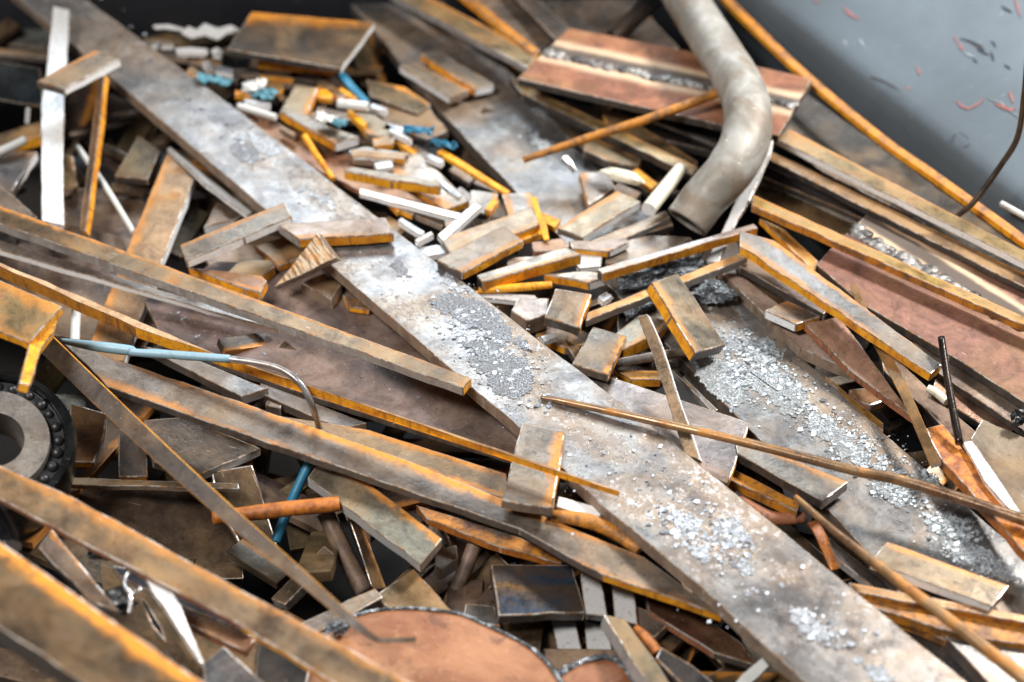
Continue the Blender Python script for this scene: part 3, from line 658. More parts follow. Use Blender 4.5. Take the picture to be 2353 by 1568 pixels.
# ================================================================== lower left hollow; deep pieces toned darker, shade put into their colour
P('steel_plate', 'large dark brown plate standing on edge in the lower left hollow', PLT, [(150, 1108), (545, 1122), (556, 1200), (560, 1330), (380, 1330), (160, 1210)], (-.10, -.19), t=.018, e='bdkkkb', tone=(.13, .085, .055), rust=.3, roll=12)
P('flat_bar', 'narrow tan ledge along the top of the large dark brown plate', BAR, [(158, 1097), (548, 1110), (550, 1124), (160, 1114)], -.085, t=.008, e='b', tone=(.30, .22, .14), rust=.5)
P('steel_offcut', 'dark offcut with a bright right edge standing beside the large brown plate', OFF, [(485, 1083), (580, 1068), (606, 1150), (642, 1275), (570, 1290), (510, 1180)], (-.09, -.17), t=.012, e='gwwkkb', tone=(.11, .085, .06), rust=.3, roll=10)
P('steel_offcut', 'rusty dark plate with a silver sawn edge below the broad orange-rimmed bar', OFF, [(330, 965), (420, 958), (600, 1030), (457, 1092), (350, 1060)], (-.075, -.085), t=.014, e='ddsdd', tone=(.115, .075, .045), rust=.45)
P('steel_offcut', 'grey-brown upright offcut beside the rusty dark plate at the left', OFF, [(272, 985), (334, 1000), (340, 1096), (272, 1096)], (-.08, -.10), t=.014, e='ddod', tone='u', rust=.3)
P('steel_offcut', 'reddish upright offcut with a pale right edge next to the bearing', OFF, [(160, 925), (246, 950), (240, 1000), (216, 1064), (168, 1062)], (-.05, -.08), t=.014, e='dwwod', tone=(.25, .12, .055), rust=.5)
S('round_rod', 'rusty orange rod lying across the lower left hollow', ROD, [(488, 1190, -.045), (634, 1173, -.045), (780, 1158, -.046)], [34, 37, 36], mat='bright_rust', tone='r', wob=.1)
S('plastic_tube', 'deep blue plastic tube slanting under the rusty orange rod', 'tube', [(712, 1062, -.05), (680, 1130, -.075), (655, 1190, -.09), (632, 1246, -.11)], 23, mat='deep_blue', sides=14, hollow=.7)
P('flat_bar', 'olive flat bar with a silver near edge in the lower centre hollow', BAR, [(706, 1098), (726, 1072), (843, 1106), (940, 1168), (1016, 1238), (966, 1298), (880, 1240)], (-.04, -.045), t=.017, e='gooobss', tone=(.33, .30, .22), rust=.5, elo=.8, flake=.3)
S('round_rod', 'dull brown round bar leaning into the hollow below the olive bar', ROD, [(748, 1180, -.08), (790, 1270, -.11), (838, 1362, -.14)], 42, tone='b', rust=.35, mat='dull_steel')
P('flat_bar', 'brown flat strip beside the dull round bar under the olive bar', BAR, [(800, 1190), (830, 1200), (868, 1300), (888, 1350), (855, 1356), (830, 1290)], (-.09, -.14), t=.012, e='ookkkk', tone=(.17, .10, .06), rust=.5)
S('flat_strip', 'thin black strip between the dull round bar and the brown strip', 'metal strip', [(782, 1180, -.08), (812, 1262, -.11), (846, 1352, -.14)], 16, ratio=.4, tone='k', rust=.05)
P('flat_bar', 'tan grey-sided flat bar leaning up to the right below the rusty orange rod', BAR, [(622, 1376), (745, 1254), (770, 1275), (720, 1330), (655, 1390)], (-.12, -.09), t=.016, e='ddggg', tone=(.24, .165, .10), rust=.55)
P('steel_offcut', 'block with a pale top ridge resting against the disc', OFF, [(862, 1368), (950, 1306), (1042, 1408), (960, 1440), (905, 1412)], (-.08, -.09), t=.018, e='bwbbb', tone=(.22, .165, .09), rust=.55, elo=.2)
P('flat_bar', 'tan bar running from the pale ridged block toward the lower left bar', BAR, [(690, 1432), (780, 1390), (862, 1352), (880, 1372), (790, 1418), (720, 1458)], (-.06, -.07), t=.014, e='d', tone=(.30, .23, .165), rust=.35)
P('steel_plate', 'rusty angle edge hanging beneath the broad orange-rimmed bar', PLT, [(955, 1160), (1195, 1235), (1302, 1284), (1290, 1296), (1150, 1258), (980, 1192)], (-.07, -.075), t=.012, e='h', mat='mottled_rust', tone='r', rust=.8)
P('steel_offcut', 'small grey-green block end below the olive bar', OFF, [(1000, 1262), (1050, 1252), (1054, 1284), (1012, 1312), (998, 1300)], -.10, t=.02, e='g', tone=(.23, .24, .20), rust=.2)
S('round_rod', 'dim brown rod rising from behind the grey-green block', ROD, [(1030, 1395, -.16), (1060, 1330, -.13), (1092, 1250, -.10)], 36, tone='b', rust=.3, mat='dull_steel')
P('flat_bar', 'dim brown flat bar leaning right beneath the rusty angle edge', BAR, [(1030, 1370), (1140, 1270), (1172, 1300), (1080, 1398)], (-.17, -.11), t=.014, e='k', tone=(.12, .085, .06), rust=.3)
P('steel_offcut', 'dull grey block beside the top of the copper-coloured disc', OFF, [(1070, 1386), (1136, 1392), (1150, 1440), (1062, 1424)], -.10, t=.02, e='d', tone=(.16, .15, .135), rust=.15)
P('steel_offcut', 'dark blued-steel block with an orange streak above the disc', OFF, [(1128, 1297), (1316, 1298), (1346, 1408), (1145, 1415)], (-.065, -.085), t=.016, e='kwdk', mat='blued_steel', tone='d', rust=.2)
for lb, poly, z in [('silver flat strip left of its twin, right of the blued-steel block', [(1328, 1290), (1376, 1310), (1396, 1416), (1344, 1412)], -.085),
                    ('silver flat strip nearest the long plate, right of its twin', [(1402, 1318), (1454, 1342), (1466, 1436), (1412, 1420)], -.08),
                    ('silver flat strip below the blued-steel block, left of the leaning bar', [(1266, 1426), (1322, 1428), (1345, 1522), (1296, 1545)], -.125),
                    ('silver flat strip half hidden behind the leaning bar at the bottom', [(1340, 1424), (1396, 1440), (1410, 1508), (1352, 1530)], -.13)]:
    P('flat_strip', lb, 'metal strip', poly, z, t=.012, e='kbkb', mat='silver_face', tone='s', rust=.2, roll=10, group='silver strips standing in the lower hollow')
P('flat_bar', 'leaning olive bar with a grey left side at the bottom centre', BAR, [(1386, 1412), (1436, 1422), (1500, 1510), (1556, 1592), (1500, 1592), (1440, 1500)], (-.045, -.035), t=.02, e='dbbkgg', tone=(.23, .19, .12), rust=.5, roll=-14)
P('steel_offcut', 'rounded brown offcut under the longest plate beside the silver strips', OFF, [(1462, 1392), (1496, 1406), (1536, 1436), (1504, 1466), (1462, 1448)], -.085, t=.014, e='bsgdd', tone='u', rust=.25)
S('round_rod', 'short glossy rust rod below the rounded brown offcut', ROD, [(1460, 1444, -.07), (1484, 1466, -.07), (1512, 1500, -.075)], [20, 26, 26], mat='bright_rust', tone='r')
P('steel_offcut', 'dark block with a pale upper edge at the bottom beside the leaning bar', OFF, [(1518, 1486), (1590, 1528), (1668, 1590), (1590, 1592), (1506, 1514)], (-.06, -.06), t=.014, e='wwkdd', tone='d', rust=.15)
P('steel_plate', 'reddish-black plate in the shadow under the longest plate', PLT, [(1480, 1346), (1580, 1392), (1704, 1478), (1740, 1530), (1640, 1500), (1490, 1404)], (-.075, -.09), t=.012, e='wrrdrd', tone=(.17, .08, .05), rust=.35)
P('steel_plate', 'bent brown sheet at the bottom under the longest plate', PLT, [(1600, 1568), (1700, 1510), (1790, 1490), (1850, 1560), (1800, 1600), (1640, 1600)], -.13, t=.008, e='d', tone='b', rust=.3)
P('plastic_tag', 'white striped plastic tag at the bottom edge under the longest plate', 'tag', [(1706, 1550), (1752, 1512), (1766, 1530), (1722, 1574)], (-.06, -.06), t=.006, e='w', mat='white_plastic', tone='w', rust=0)
P('steel_offcut', 'bright silver offcut wedged beside the longest plate', OFF, [(1282, 1138), (1392, 1168), (1376, 1194), (1276, 1165)], (-.015, -.02), t=.010, e='woww', mat='lit_bright_cut', tone='w', rust=0)
S('round_rod', 'knobbly orange rod along the upper rim of the broad bar beside the longest plate', ROD, [(1268, 1186, -.02), (1340, 1196, -.02), (1400, 1218, -.024), (1470, 1266, -.03)], [30, 36, 34, 26], mat='mottled_rust', tone='r', wob=.15)
P('steel_offcut', 'square-cut offcut pinned under the tip of the very long tapering bar', OFF, [(1199, 970), (1298, 994), (1286, 1080), (1270, 1168), (1152, 1149)], (.018, .012), t=.016, e='boobw', tone=(.38, .33, .27), rust=.35, ehi=.8)
# discs
def disc(name, label, poly, z, rimw, group=None):
    root = bpy.data.objects.new(name, None); COL.objects.link(root); root.location = at(*poly[len(poly)//2], z); describe(root, label, 'cut disc', group)
    bpy.context.view_layer.update()
    sm = spline(poly, 5)
    face = P('face', None, None, sm+[(poly[-1][0], 1640), (poly[0][0], 1640)], z, t=.018, e='d', mat='copper_disc', tone='c', rust=.4, bev=.003, seg=.04)
    rim = S('slag_rim', None, None, [(x, y, z+.001) for x, y in poly], [rimw*(.75+.5*random.random()) for _ in poly], mat='slag', tone='d', wob=.5, sides=10)
    for o in (face, rim): o.parent = root; o.matrix_parent_inverse = root.matrix_world.inverted()
disc('steel_disc', 'large copper-coloured flame-cut disc with a crusty grey rim at the bottom', [(672, 1600), (690, 1540), (722, 1480), (766, 1440), (815, 1414), (921, 1398), (1044, 1408), (1112, 1434), (1195, 1474), (1245, 1510), (1285, 1560), (1300, 1600)], -.06, 8)
disc('steel_disc', 'smaller rust-brown disc with a thick black crust at the bottom centre', [(1236, 1610), (1262, 1566), (1300, 1540), (1345, 1520), (1392, 1512), (1432, 1530), (1460, 1570), (1470, 1610)], -.075, 18)
lump('slag_lump', 'pale grey slag crust on the left shoulder of the large disc', 'slag lump', 778, 1442, -.045, 60, (1, .55, .5), rough=.4, rot=20)
# pliers and nearby
pl = bpy.data.objects.new('steel_lever', None); COL.objects.link(pl); pl.location = at(400, 1400, .05)
describe(pl, 'chromed pointed lever with a ring hanging under the pale tan bar', 'lever')
bpy.context.view_layer.update()
for o in (P('blade', None, None, [(322, 1312), (345, 1326), (392, 1352), (416, 1392), (444, 1460), (472, 1528), (458, 1520), (412, 1452), (374, 1392), (348, 1360)], (.05, .03), t=.008, e='w', mat='lit_bright_cut', tone='w', rust=0),
          S('ring', None, None, [(306+21*math.cos(a), 1338+25*math.sin(a), .05) for a in [i*math.pi/6+.6 for i in range(11)]], 9, mat='chrome'),
          S('link', None, None, [(296, 1355, .04), (300, 1385, .035), (296, 1410, .03)], 10, mat='chrome'),
          P('jaw', None, None, [(318, 1372), (334, 1378), (372, 1440), (384, 1480), (350, 1440)], (.02, .0), t=.006, e='k', mat='steel_shiny', tone='k', rust=0)):
    o.parent = pl; o.matrix_parent_inverse = pl.matrix_world.inverted()
P('flat_bar', 'short bar with an orange upper rim under the bearing at the lower left', BAR, [(118, 1214), (170, 1262), (225, 1325), (278, 1408), (206, 1382), (88, 1258)], (.06, .05), t=.012, e='ooodkg', tone=(.29, .22, .17), rust=.45, elo=1.)
P('flat_strip', 'dark grey strip running beneath the pale tan bar', 'metal strip', [(257, 1300), (300, 1306), (405, 1362), (585, 1450), (560, 1452), (395, 1386), (270, 1322)], (.03, .0), t=.006, e='g', mat='steel_shiny', tone=(.13, .13, .14), rust=.05)
P('flat_bar', 'copper-brown flat bar below the dark grey strip at the lower left', BAR, [(415, 1390), (500, 1420), (588, 1466), (566, 1498), (430, 1432)], (-.0, -.01), t=.012, e='r', tone=(.46, .25, .15), rust=.4, mat='dull_steel')
P('steel_plate', 'dark grey plate corner at the bottom edge beside the pointed lever', PLT, [(514, 1484), (560, 1520), (640, 1600), (480, 1600), (466, 1526)], .005, t=.008, e='b', tone=(.17, .165, .165), rust=.15)
P('steel_plate', 'brown oily plate beneath the pointed lever at the lower left', PLT, [(230, 1290), (420, 1400), (620, 1470), (700, 1600), (380, 1600), (240, 1420)], -.05, t=.01, e='d', tone=(.17, .11, .06), rust=.5)
P('steel_plate', 'black plate in the bottom hollow beside the large disc', PLT, [(600, 1450), (720, 1480), (700, 1600), (580, 1600)], -.045, t=.01, e='k', tone='k', rust=.1)  # near-black face and edges
lump('slag_lump', 'cluster of oily black swarf beside the ring of the pointed lever', 'slag lump', 268, 1385, .0, 70, (1, .8, .7), mat='black_rubber', rough=.55)
lump('slag_lump', 'glossy dark swarf lump above the ring of the pointed lever', 'slag lump', 246, 1270, .0, 80, (1, .5, .5), mat='slag', rough=.5)
# ================================================================== top centre
P('steel_plate', 'dark square plate with a pale right edge at the top centre', PLT, [(578, 27), (862, 52), (784, 158), (522, 113)], (.045, .02), t=.012, e='owkd', tone=(.055, .042, .03), rust=.25, elo=.4, mat='dull_steel')
P('flat_bar', 'rough tan bar slanting down from the top toward the welded plate', BAR, [(920, -40), (1090, 45), (1237, 122), (1212, 156), (1040, 70), (850, -40)], (.0, .02), t=.014, e='oooggg', tone=(.42, .31, .17), rust=.8)
P('flat_bar', 'narrow dark-orange bar above the rough tan bar at the top', BAR, [(1020, -40), (1062, -28), (1150, 50), (1240, 116), (1222, 122), (1105, 45)], (.02, .025), t=.012, e='o', tone=(.55, .24, .05), mat='mottled_rust', rust=.8)
P('steel_plate', 'hazy brown plate at the top edge beside the welded plate', PLT, [(1075, -40), (1150, -40), (1275, 85), (1240, 122), (1105, 36)], (-.0, .0), t=.01, e='d', tone=(.30, .24, .19), rust=.35)
P('flat_bar', 'dark bar with a pale upper edge at the top behind the welded plate', BAR, [(1150, -40), (1190, -40), (1312, 68), (1330, 110), (1278, 92)], (.02, .03), t=.012, e='wwkkk', tone=(.16, .14, .12), rust=.2)
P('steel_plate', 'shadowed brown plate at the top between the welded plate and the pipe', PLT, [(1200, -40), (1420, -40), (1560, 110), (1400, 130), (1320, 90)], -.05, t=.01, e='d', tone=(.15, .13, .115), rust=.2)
S('round_rod', 'blurred black bar crossing the shadow at the top behind the pipe', ROD, [(1410, 90, .0), (1470, 30, .03), (1540, -40, .06)], 44, tone='k', rust=.1)
def welded(label, poly, z, roll, beadpts, seam, t=.014, sw=1., bw=34, e='r', tone=(.33, .135, .07)):
    root = bpy.data.objects.new('welded_plate', None); COL.objects.link(root); root.location = at(*poly[0], z if not isinstance(z, tuple) else z[0])
    describe(root, label, 'welded plate'); bpy.context.view_layer.update()
    pt = P('plate', None, None, poly, z, t=t, e=e, mat='weld_plate', tone=tone, rust=.35, roll=roll); pt['seam'] = float(seam); pt['seam_width'] = float(sw)
    PA, n = PL[pt.name]
    bm = bmesh.new(); rnd = random.Random(5); K = 46
    sp = [hit(x, y, PA, n) for x, y in spline(beadpts, K//(len(beadpts)-1))]
    for i in range(len(sp)-1):
        for _ in range(2):
            p = sp[i].lerp(sp[i+1], rnd.random()); r = bw*pxm(p)/2*rnd.uniform(.45, .8)
            s = n.cross((sp[i+1]-sp[i]).normalized())
            g = bmesh.ops.create_icosphere(bm, subdivisions=2, radius=1)
            off = s*rnd.uniform(-.55, .55)*bw*pxm(p)/2
            for v in g['verts']:
                k = 1+.35*mnoise.noise(v.co*1.6+p*40)
                q = v.co*r*k; h = q.dot(n); v.co = p+off+q-n*h*.55
    for f in bm.faces: f.smooth = True
    me = bpy.data.meshes.new('weld_bead'); bm.to_mesh(me); bm.free(); me.materials.append(MATS['weld'])
    wb = bpy.data.objects.new('weld_bead', me); COL.objects.link(wb); props(wb, 's', 0, 0, 0, 0)
    for o in (pt, wb): o.parent = root; o.matrix_parent_inverse = root.matrix_world.inverted()
    return root
welded('reddish-brown welded plate with a lumpy seam behind the bent pipe', [(1307, 64), (1580, 117), (1866, 181), (1790, 312), (1662, 287), (1511, 254), (1189, 180)], (.035, .05), 0, [(1252, 122), (1340, 140), (1450, 165), (1540, 184), (1624, 200), (1730, 222), (1835, 244)], .46, e='rrdkkkk')
welded('pinkish welded plate with a dark lumpy seam at the right edge', [(1998, 486), (2190, 580), (2400, 685), (2400, 955), (2181, 814), (1991, 704), (1876, 609), (1912, 568)], (.0, .0), 0, [(1962, 526), (2040, 575), (2110, 612), (2200, 668), (2290, 716), (2400, 770)], .36, e='bbbkkkbb', tone=(.30, .145, .10), bw=46, sw=.55)
P('flat_bar', 'long tan bar emerging under the welded plate toward the pipe foot', BAR, [(1170, 178), (1240, 205), (1400, 285), (1604, 384), (1590, 402), (1390, 312), (1200, 215)], (-.015, -.0), t=.016, e='ooookkk', tone=(.42, .28, .12), rust=.8)
P('flat_bar', 'short tan bar crossing just under the welded plate beside the pipe', BAR, [(1384, 256), (1420, 256), (1520, 320), (1604, 372), (1590, 388), (1500, 345), (1400, 290)], (-.03, -.015), t=.012, e='o', tone=(.40, .27, .14), rust=.7)
P('steel_offcut', 'dark olive offcut with an orange end under the leaning rust rod', OFF, [(1345, 318), (1372, 318), (1474, 366), (1468, 382), (1400, 372), (1340, 345)], -.025, t=.016, e='doodd', tone='o', rust=.5, ehi=.3)
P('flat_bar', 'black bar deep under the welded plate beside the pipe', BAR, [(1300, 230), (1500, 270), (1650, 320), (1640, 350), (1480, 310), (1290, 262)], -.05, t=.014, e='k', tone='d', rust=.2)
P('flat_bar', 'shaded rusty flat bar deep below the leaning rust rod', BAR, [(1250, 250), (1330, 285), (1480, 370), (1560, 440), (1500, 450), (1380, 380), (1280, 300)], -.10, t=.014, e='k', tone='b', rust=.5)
S('round_rod', 'leaning rust-orange rod lying across the welded plate in front of the pipe', ROD, [(1202, 368, .0), (1350, 318, .03), (1500, 270, .06), (1652, 212, .085)], [16, 20, 22, 24], mat='mottled_rust', tone='t', rust=.9, wob=.06, end='k')
S('flat_strip', 'thin grey strip in the shadow between the welded plate and the pipe', 'metal strip', [(1505, 280, -.01), (1570, 305, -.01), (1645, 335, -.01)], 10, ratio=.5, tone='g', rust=.1)
# the bent pipe
S('bent_pipe', 'thick grey bent pipe arching down from the top edge', 'pipe', [(1545, -60, .09), (1590, 20, .10), (1640, 100, .11), (1690, 180, .115), (1716, 245, .11), (1714, 318, .095), (1676, 392, .07), (1620, 455, .035), (1578, 512, .005)],
  [98, 99, 101, 106, 110, 113, 112, 108, 104], mat='pipe_skin', tone='g', sides=28, hollow=.82, n=9, wob=.035)
P('flat_strip', 'whitish crooked strip standing beside the foot of the bent pipe', 'metal strip', [(1758, 330), (1777, 322), (1772, 350), (1716, 474), (1697, 500), (1650, 605), (1622, 600), (1672, 502), (1690, 460)], (.05, -.02), t=.007, e='w', mat='silver_face', tone='w', rust=0)
# ================================================================== right bars
S('flat_bar', 'long orange bar leaning along the foot of the grey container wall', BAR, [(1610, -60, .02), (1710, 42, .02), (1850, 176, .02), (2026, 322, .02), (2130, 395, .02), (2220, 460, .02), (2400, 590, .015)], [22, 22, 22, 23, 24, 25, 26], ratio=.6, mat='mottled_rust', tone='t', rust=.9, side='o')
S('steel_wire', 'dark curved wire rising against the container wall at the right', 'wire', [(2198, 498, .03), (2240, 462, .06), (2300, 380, .12), (2338, 316, .17), (2353, 225, .24), (2362, 120, .32)], [13, 14, 14, 14, 14, 14], tone='d', rust=.3)
S('round_rod', 'white-tipped stub lying at the foot of the wall by the right edge', ROD, [(2300, 468, .02), (2330, 484, .02), (2380, 512, .02)], 14, mat='white_plastic')
P('flat_bar', 'long tan bar with a bright white edge running to the right edge', BAR, [(1815, 297), (2026, 397), (2202, 500), (2400, 600), (2400, 626), (2132, 495), (1956, 406), (1783, 318)], (.035, .035), t=.012, e='oooowwww', tone=(.40, .28, .13), rust=.7)
P('flat_bar', 'dark rust bar just under the white-edged tan bar', BAR, [(1768, 345), (1960, 430), (2130, 520), (2400, 650), (2400, 682), (2120, 548), (1950, 458), (1765, 366)], (.015, .015), t=.012, e='oookkkkk', tone=(.22, .12, .055), rust=.7, elo=.8)
P('flat_bar', 'dark bar with bluish sheen beneath the dark rust bar beside the pipe', BAR, [(1740, 370), (1860, 430), (2020, 500), (2010, 514), (1850, 452), (1730, 395)], -.015, t=.012, e='wkkkkk', mat='steel_shiny', tone=(.08, .085, .10), rust=.1)
P('flat_bar', 'dark brown bar in the shade above the orange-rimmed bars at the right', BAR, [(1735, 415), (1860, 470), (1995, 515), (1985, 555), (1860, 520), (1740, 470)], -.04, t=.014, e='k', tone=(.16, .10, .05), rust=.6)
P('steel_plate', 'dark plate filling the trough at the foot of the container wall', PLT, [(1790, 170), (1960, 290), (2130, 420), (2400, 610), (2400, 700), (2100, 500), (1900, 400), (1770, 310)], -.04, t=.01, e='k', tone=(.10, .085, .07), rust=.35)
P('flat_bar', 'long golden-edged bar lying over the pinkish welded plate', BAR, [(1728, 446), (1857, 503), (1991, 562), (2182, 650), (2400, 748), (2400, 768), (2132, 642), (1906, 549), (1728, 472)], (.028, .03), t=.013, e='ooooommmm', tone=(.48, .32, .09), rust=.8, elo=.9)
P('flat_bar', 'grey bar with an orange tip and rim pointing to the lower right', BAR, [(1700, 530), (1780, 553), (1885, 622), (1991, 700), (2100, 782), (2164, 838), (2139, 859), (2012, 769), (1878, 670), (1700, 566)], (.035, .035), t=.015, e='oooooookkk', tone=(.29, .27, .245), rust=.35, elo=.9)
P('flat_bar', 'thin rusty bar lying right behind the orange-tipped grey bar', BAR, [(1745, 500), (1800, 525), (1880, 600), (1870, 625), (1790, 562)], .0, t=.012, e='o', tone=(.5, .25, .06), rust=.8)
P('flat_bar', 'short brown bar below the orange-tipped grey bar', BAR, [(1700, 580), (1790, 630), (1902, 706), (1894, 722), (1790, 662), (1700, 612)], (-.01, -.01), t=.014, e='ookkkk', tone='b', rust=.6, elo=.4)
P('flat_bar', 'black bar in the gap beside the wide crusted plate', BAR, [(1690, 600), (1760, 640), (1850, 705), (1830, 725), (1700, 650)], -.035, t=.012, e='k', tone='d', rust=.2)
P('flat_bar', 'pale pink round-nosed bar along the right rim of the wide crusted plate', BAR, [(1650, 622), (1712, 640), (1770, 690), (1880, 768), (1952, 826), (1956, 850), (1925, 846), (1840, 800), (1712, 694)], (-.035, -.025), t=.02, e='b', tone=(.50, .36, .28), rust=.25, mat='dull_steel')
P('steel_offcut', 'small square offcut with an orange corner on the pale pink bar', OFF, [(1757, 713), (1808, 690), (1886, 727), (1830, 746)], (.0, .0), t=.015, e='boow', tone='u', rust=.4, ehi=.3)
P('flat_bar', 'tapered salmon-red flat bar beside the pale pink bar', BAR, [(1848, 742), (1930, 727), (1960, 752), (2010, 820), (2070, 905), (2100, 960), (2070, 945), (1950, 848)], (-.005, -.02), t=.013, e='rrrrkrrr', tone=(.44, .25, .17), rust=.25, mat='dull_steel')
S('flat_bar', 'long kinked rusty strip passing under the orange-tipped grey bar', BAR, [(1960, 655, .01), (2009, 770, .0), (2060, 866, .005), (2083, 912, .005), (2115, 985, .0), (2151, 1070, -.01)], [15, 22, 24, 24, 24, 25], ratio=.5, roll=-25, tone=(.40, .23, .10), rust=.8, elo=.3, end='w', side='m')
S('round_rod', 'dark steel rod leaning beside the orange tip at the right', ROD, [(2163, 776, .06), (2182, 900, .03), (2205, 1020, .0)], [17, 18, 20], tone='d', rust=.1, mat='steel_shiny')
P('flat_bar', 'bright orange deeply pitted bar at the right edge of the wide plate', BAR, [(2128, 984), (2166, 974), (2237, 1069), (2322, 1170), (2420, 1290), (2420, 1340), (2273, 1194), (2163, 1056)], (-.015, .01), t=.016, e='h', mat='pitted_rust', tone='r', rust=1.)
P('flat_strip', 'white-faced strip beside the bright orange pitted bar', 'metal strip', [(2212, 1016), (2234, 1011), (2296, 1100), (2347, 1178), (2334, 1186), (2262, 1106)], (.0, .01), t=.006, e='w', mat='silver_face', tone='w', rust=0)
P('steel_plate', 'dull brown plate corner at the right edge above the white strip', PLT, [(2258, 963), (2400, 1026), (2400, 1230), (2345, 1180), (2231, 1008)], (-.02, -.03), t=.016, e='bbbkk', tone=(.22, .165, .105), rust=.3, mat='dull_steel')
P('flat_bar', 'greyish flat bar under the tip of the orange-rimmed grey bar', BAR, [(2098, 784), (2145, 790), (2280, 880), (2400, 970), (2400, 1020), (2270, 945), (2160, 860)], (-.02, -.02), t=.012, e='k', tone=(.33, .26, .215), rust=.3)
P('flat_bar', 'brown pink-tinted bar behind the dark steel rod at the right', BAR, [(2020, 790), (2090, 850), (2190, 950), (2262, 1010), (2232, 1040), (2130, 950), (2030, 850)], (-.04, -.04), t=.012, e='k', tone=(.30, .20, .145), rust=.3)
P('flat_bar', 'salmon bar deep behind the dark steel rod', BAR, [(2150, 870), (2200, 900), (2330, 985), (2310, 1010), (2220, 960), (2140, 900)], (-.03, -.04), t=.012, e='k', tone=(.36, .21, .145), rust=.3)
S('round_rod', 'cream plug lying beside the dark steel rod', ROD, [(2132, 893, -.015), (2150, 902, -.015), (2176, 924, -.015)], 20, mat='cream_cut', end='c')
lump('slag_lump', 'black lump of slag at the right edge', 'slag lump', 2342, 958, .0, 44, (.8, .8, .8), mat='black_rubber', rough=.5)
P('steel_offcut', 'small orange-brown flat block in the dark gap right of the wide plate', OFF, [(1950, 895), (2000, 890), (2038, 919), (2000, 932), (1975, 924)], -.06, t=.014, e='r', tone=(.38, .17, .08), rust=.6)
P('flat_bar', 'orange sliver of bar along the right edge of the wide plate', BAR, [(1895, 862), (1915, 870), (2030, 972), (2030, 992), (1960, 940)], -.052, t=.012, e='o', tone=(.55, .28, .07), rust=.8)
# ================================================================== centre offcuts
OG = None
P('steel_offcut', 'light tan offcut with a silver front edge behind the cluster, left of the pipe foot', OFF, [(1279, 524), (1418, 437), (1473, 463), (1338, 547)], (-.015, .0), t=.013, e='oowb', tone=(.42, .35, .24), rust=.4, elo=.5)
P('steel_offcut', 'upright grey offcut with an orange left edge behind the light tan offcut', OFF, [(1330, 396), (1394, 392), (1414, 430), (1352, 472)], (-.02, -.025), t=.013, e='bbbo', tone=(.36, .31, .27), rust=.35, elo=.5)
S('round_rod', 'cream round peg with a white end at the foot of the bent pipe', ROD, [(1490, 482, .01), (1515, 450, .012), (1565, 388, .015)], [36, 35, 32], mat='cream_cut', tone='w', end='w', sides=16)
lump('metal_scrap', 'leaf-shaped white blob between the grey offcut and the cream peg', 'metal scrap', 1432, 407, -.0, 104, (1, .30, .28), mat='cream_cut', rough=.2, rot=-28, sub=3)
S('bolt', 'tiny shiny bolt standing behind the upright grey offcut', 'bolt', [(1297, 364, .0), (1310, 378, -.005), (1322, 396, -.015)], [22, 16, 14], mat='chrome')
P('steel_offcut', 'offcut with a pale upper edge at the back left of the central cluster', OFF, [(1012, 547), (1224, 475), (1240, 515), (1120, 565), (1034, 582)], (.0, .005), t=.014, e='wboob', tone=(.42, .33, .23), rust=.5, elo=.2, ehi=.3, flake=.2)
P('steel_offcut', 'brown-topped offcut with an orange front, frontmost left in the central cluster', OFF, [(1003, 597), (1158, 517), (1203, 553), (1062, 628)], (.015, .018), t=.014, e='wdod', tone=(.32, .27, .22), rust=.3)
P('steel_offcut', 'long thin offcut with a broad orange face in the middle of the central cluster', OFF, [(1095, 632), (1300, 567), (1336, 584), (1108, 648)], (.008, .012), t=.02, e='bdok', tone=(.34, .29, .22), rust=.35)
P('steel_offcut', 'orange-sided offcut with a shining white end pointing right', OFF, [(1248, 630), (1345, 622), (1418, 630), (1352, 650)], (-.005, -.0), t=.015, e='bbwo', tone=(.36, .29, .22), rust=.4)
P('flat_strip', 'bright white tab behind the long orange-topped bar at the pipe foot', 'metal strip', [(1310, 590), (1350, 580), (1385, 588), (1378, 612), (1330, 618)], -.012, t=.01, e='w', mat='silver_face', tone='w', rust=0)
P('steel_offcut', 'red-brown offcut lying crosswise at the top of the central cluster', OFF, [(1220, 556), (1290, 546), (1310, 562), (1300, 576), (1226, 578)], -.005, t=.016, e='brrrr', tone='c', rust=.5)
P('steel_offcut', 'brown offcut with a bright white end at the top of the central cluster', OFF, [(1306, 552), (1370, 553), (1440, 545), (1446, 556), (1400, 578), (1316, 572)], -.002, t=.012, e='bbwwob', tone=(.45, .36, .30), rust=.4)
S('round_rod', 'short orange rod at the lower left of the central cluster', ROD, [(1100, 668, -.015), (1180, 662, -.013), (1268, 655, -.012)], [16, 20, 18], mat='orange_rust', tone='t', rust=.9)
P('flat_strip', 'thin white strip below the short orange rod', 'metal strip', [(1098, 670), (1230, 678), (1236, 688), (1190, 694), (1100, 684)], -.02, t=.008, e='wwowo', mat='silver_face', tone='w', rust=0)
P('steel_block', 'chunky faceted grey block beside the longest plate', 'metal block', [(1192, 683), (1262, 685), (1258, 722), (1208, 738), (1174, 714)], (-.012, -.015), t=.03, e='b', tone=(.42, .34, .29), rust=.35)
P('steel_block', 'square block with a dark front and orange right edge in the central cluster', 'metal block', [(1276, 662), (1360, 676), (1334, 755), (1250, 730)], (.008, -.005), t=.018, e='bodw', tone=(.38, .32, .25), rust=.35, ehi=.6)
P('flat_bar', 'thin bar with orange top and grey front passing under the big tilted offcut', BAR, [(1350, 718), (1486, 662), (1564, 628), (1704, 579), (1719, 592), (1570, 645), (1492, 686), (1346, 738)], (-.005, .0), t=.013, e='ooogggso', tone=(.52, .28, .07), rust=.85)
P('flat_bar', 'long bar with a pink top and orange front reaching the pipe foot', BAR, [(1372, 618), (1550, 560), (1732, 514), (1742, 524), (1560, 580), (1384, 630)], (.015, .02), t=.016, e='woooodo'[:6], tone='p', rust=.4)
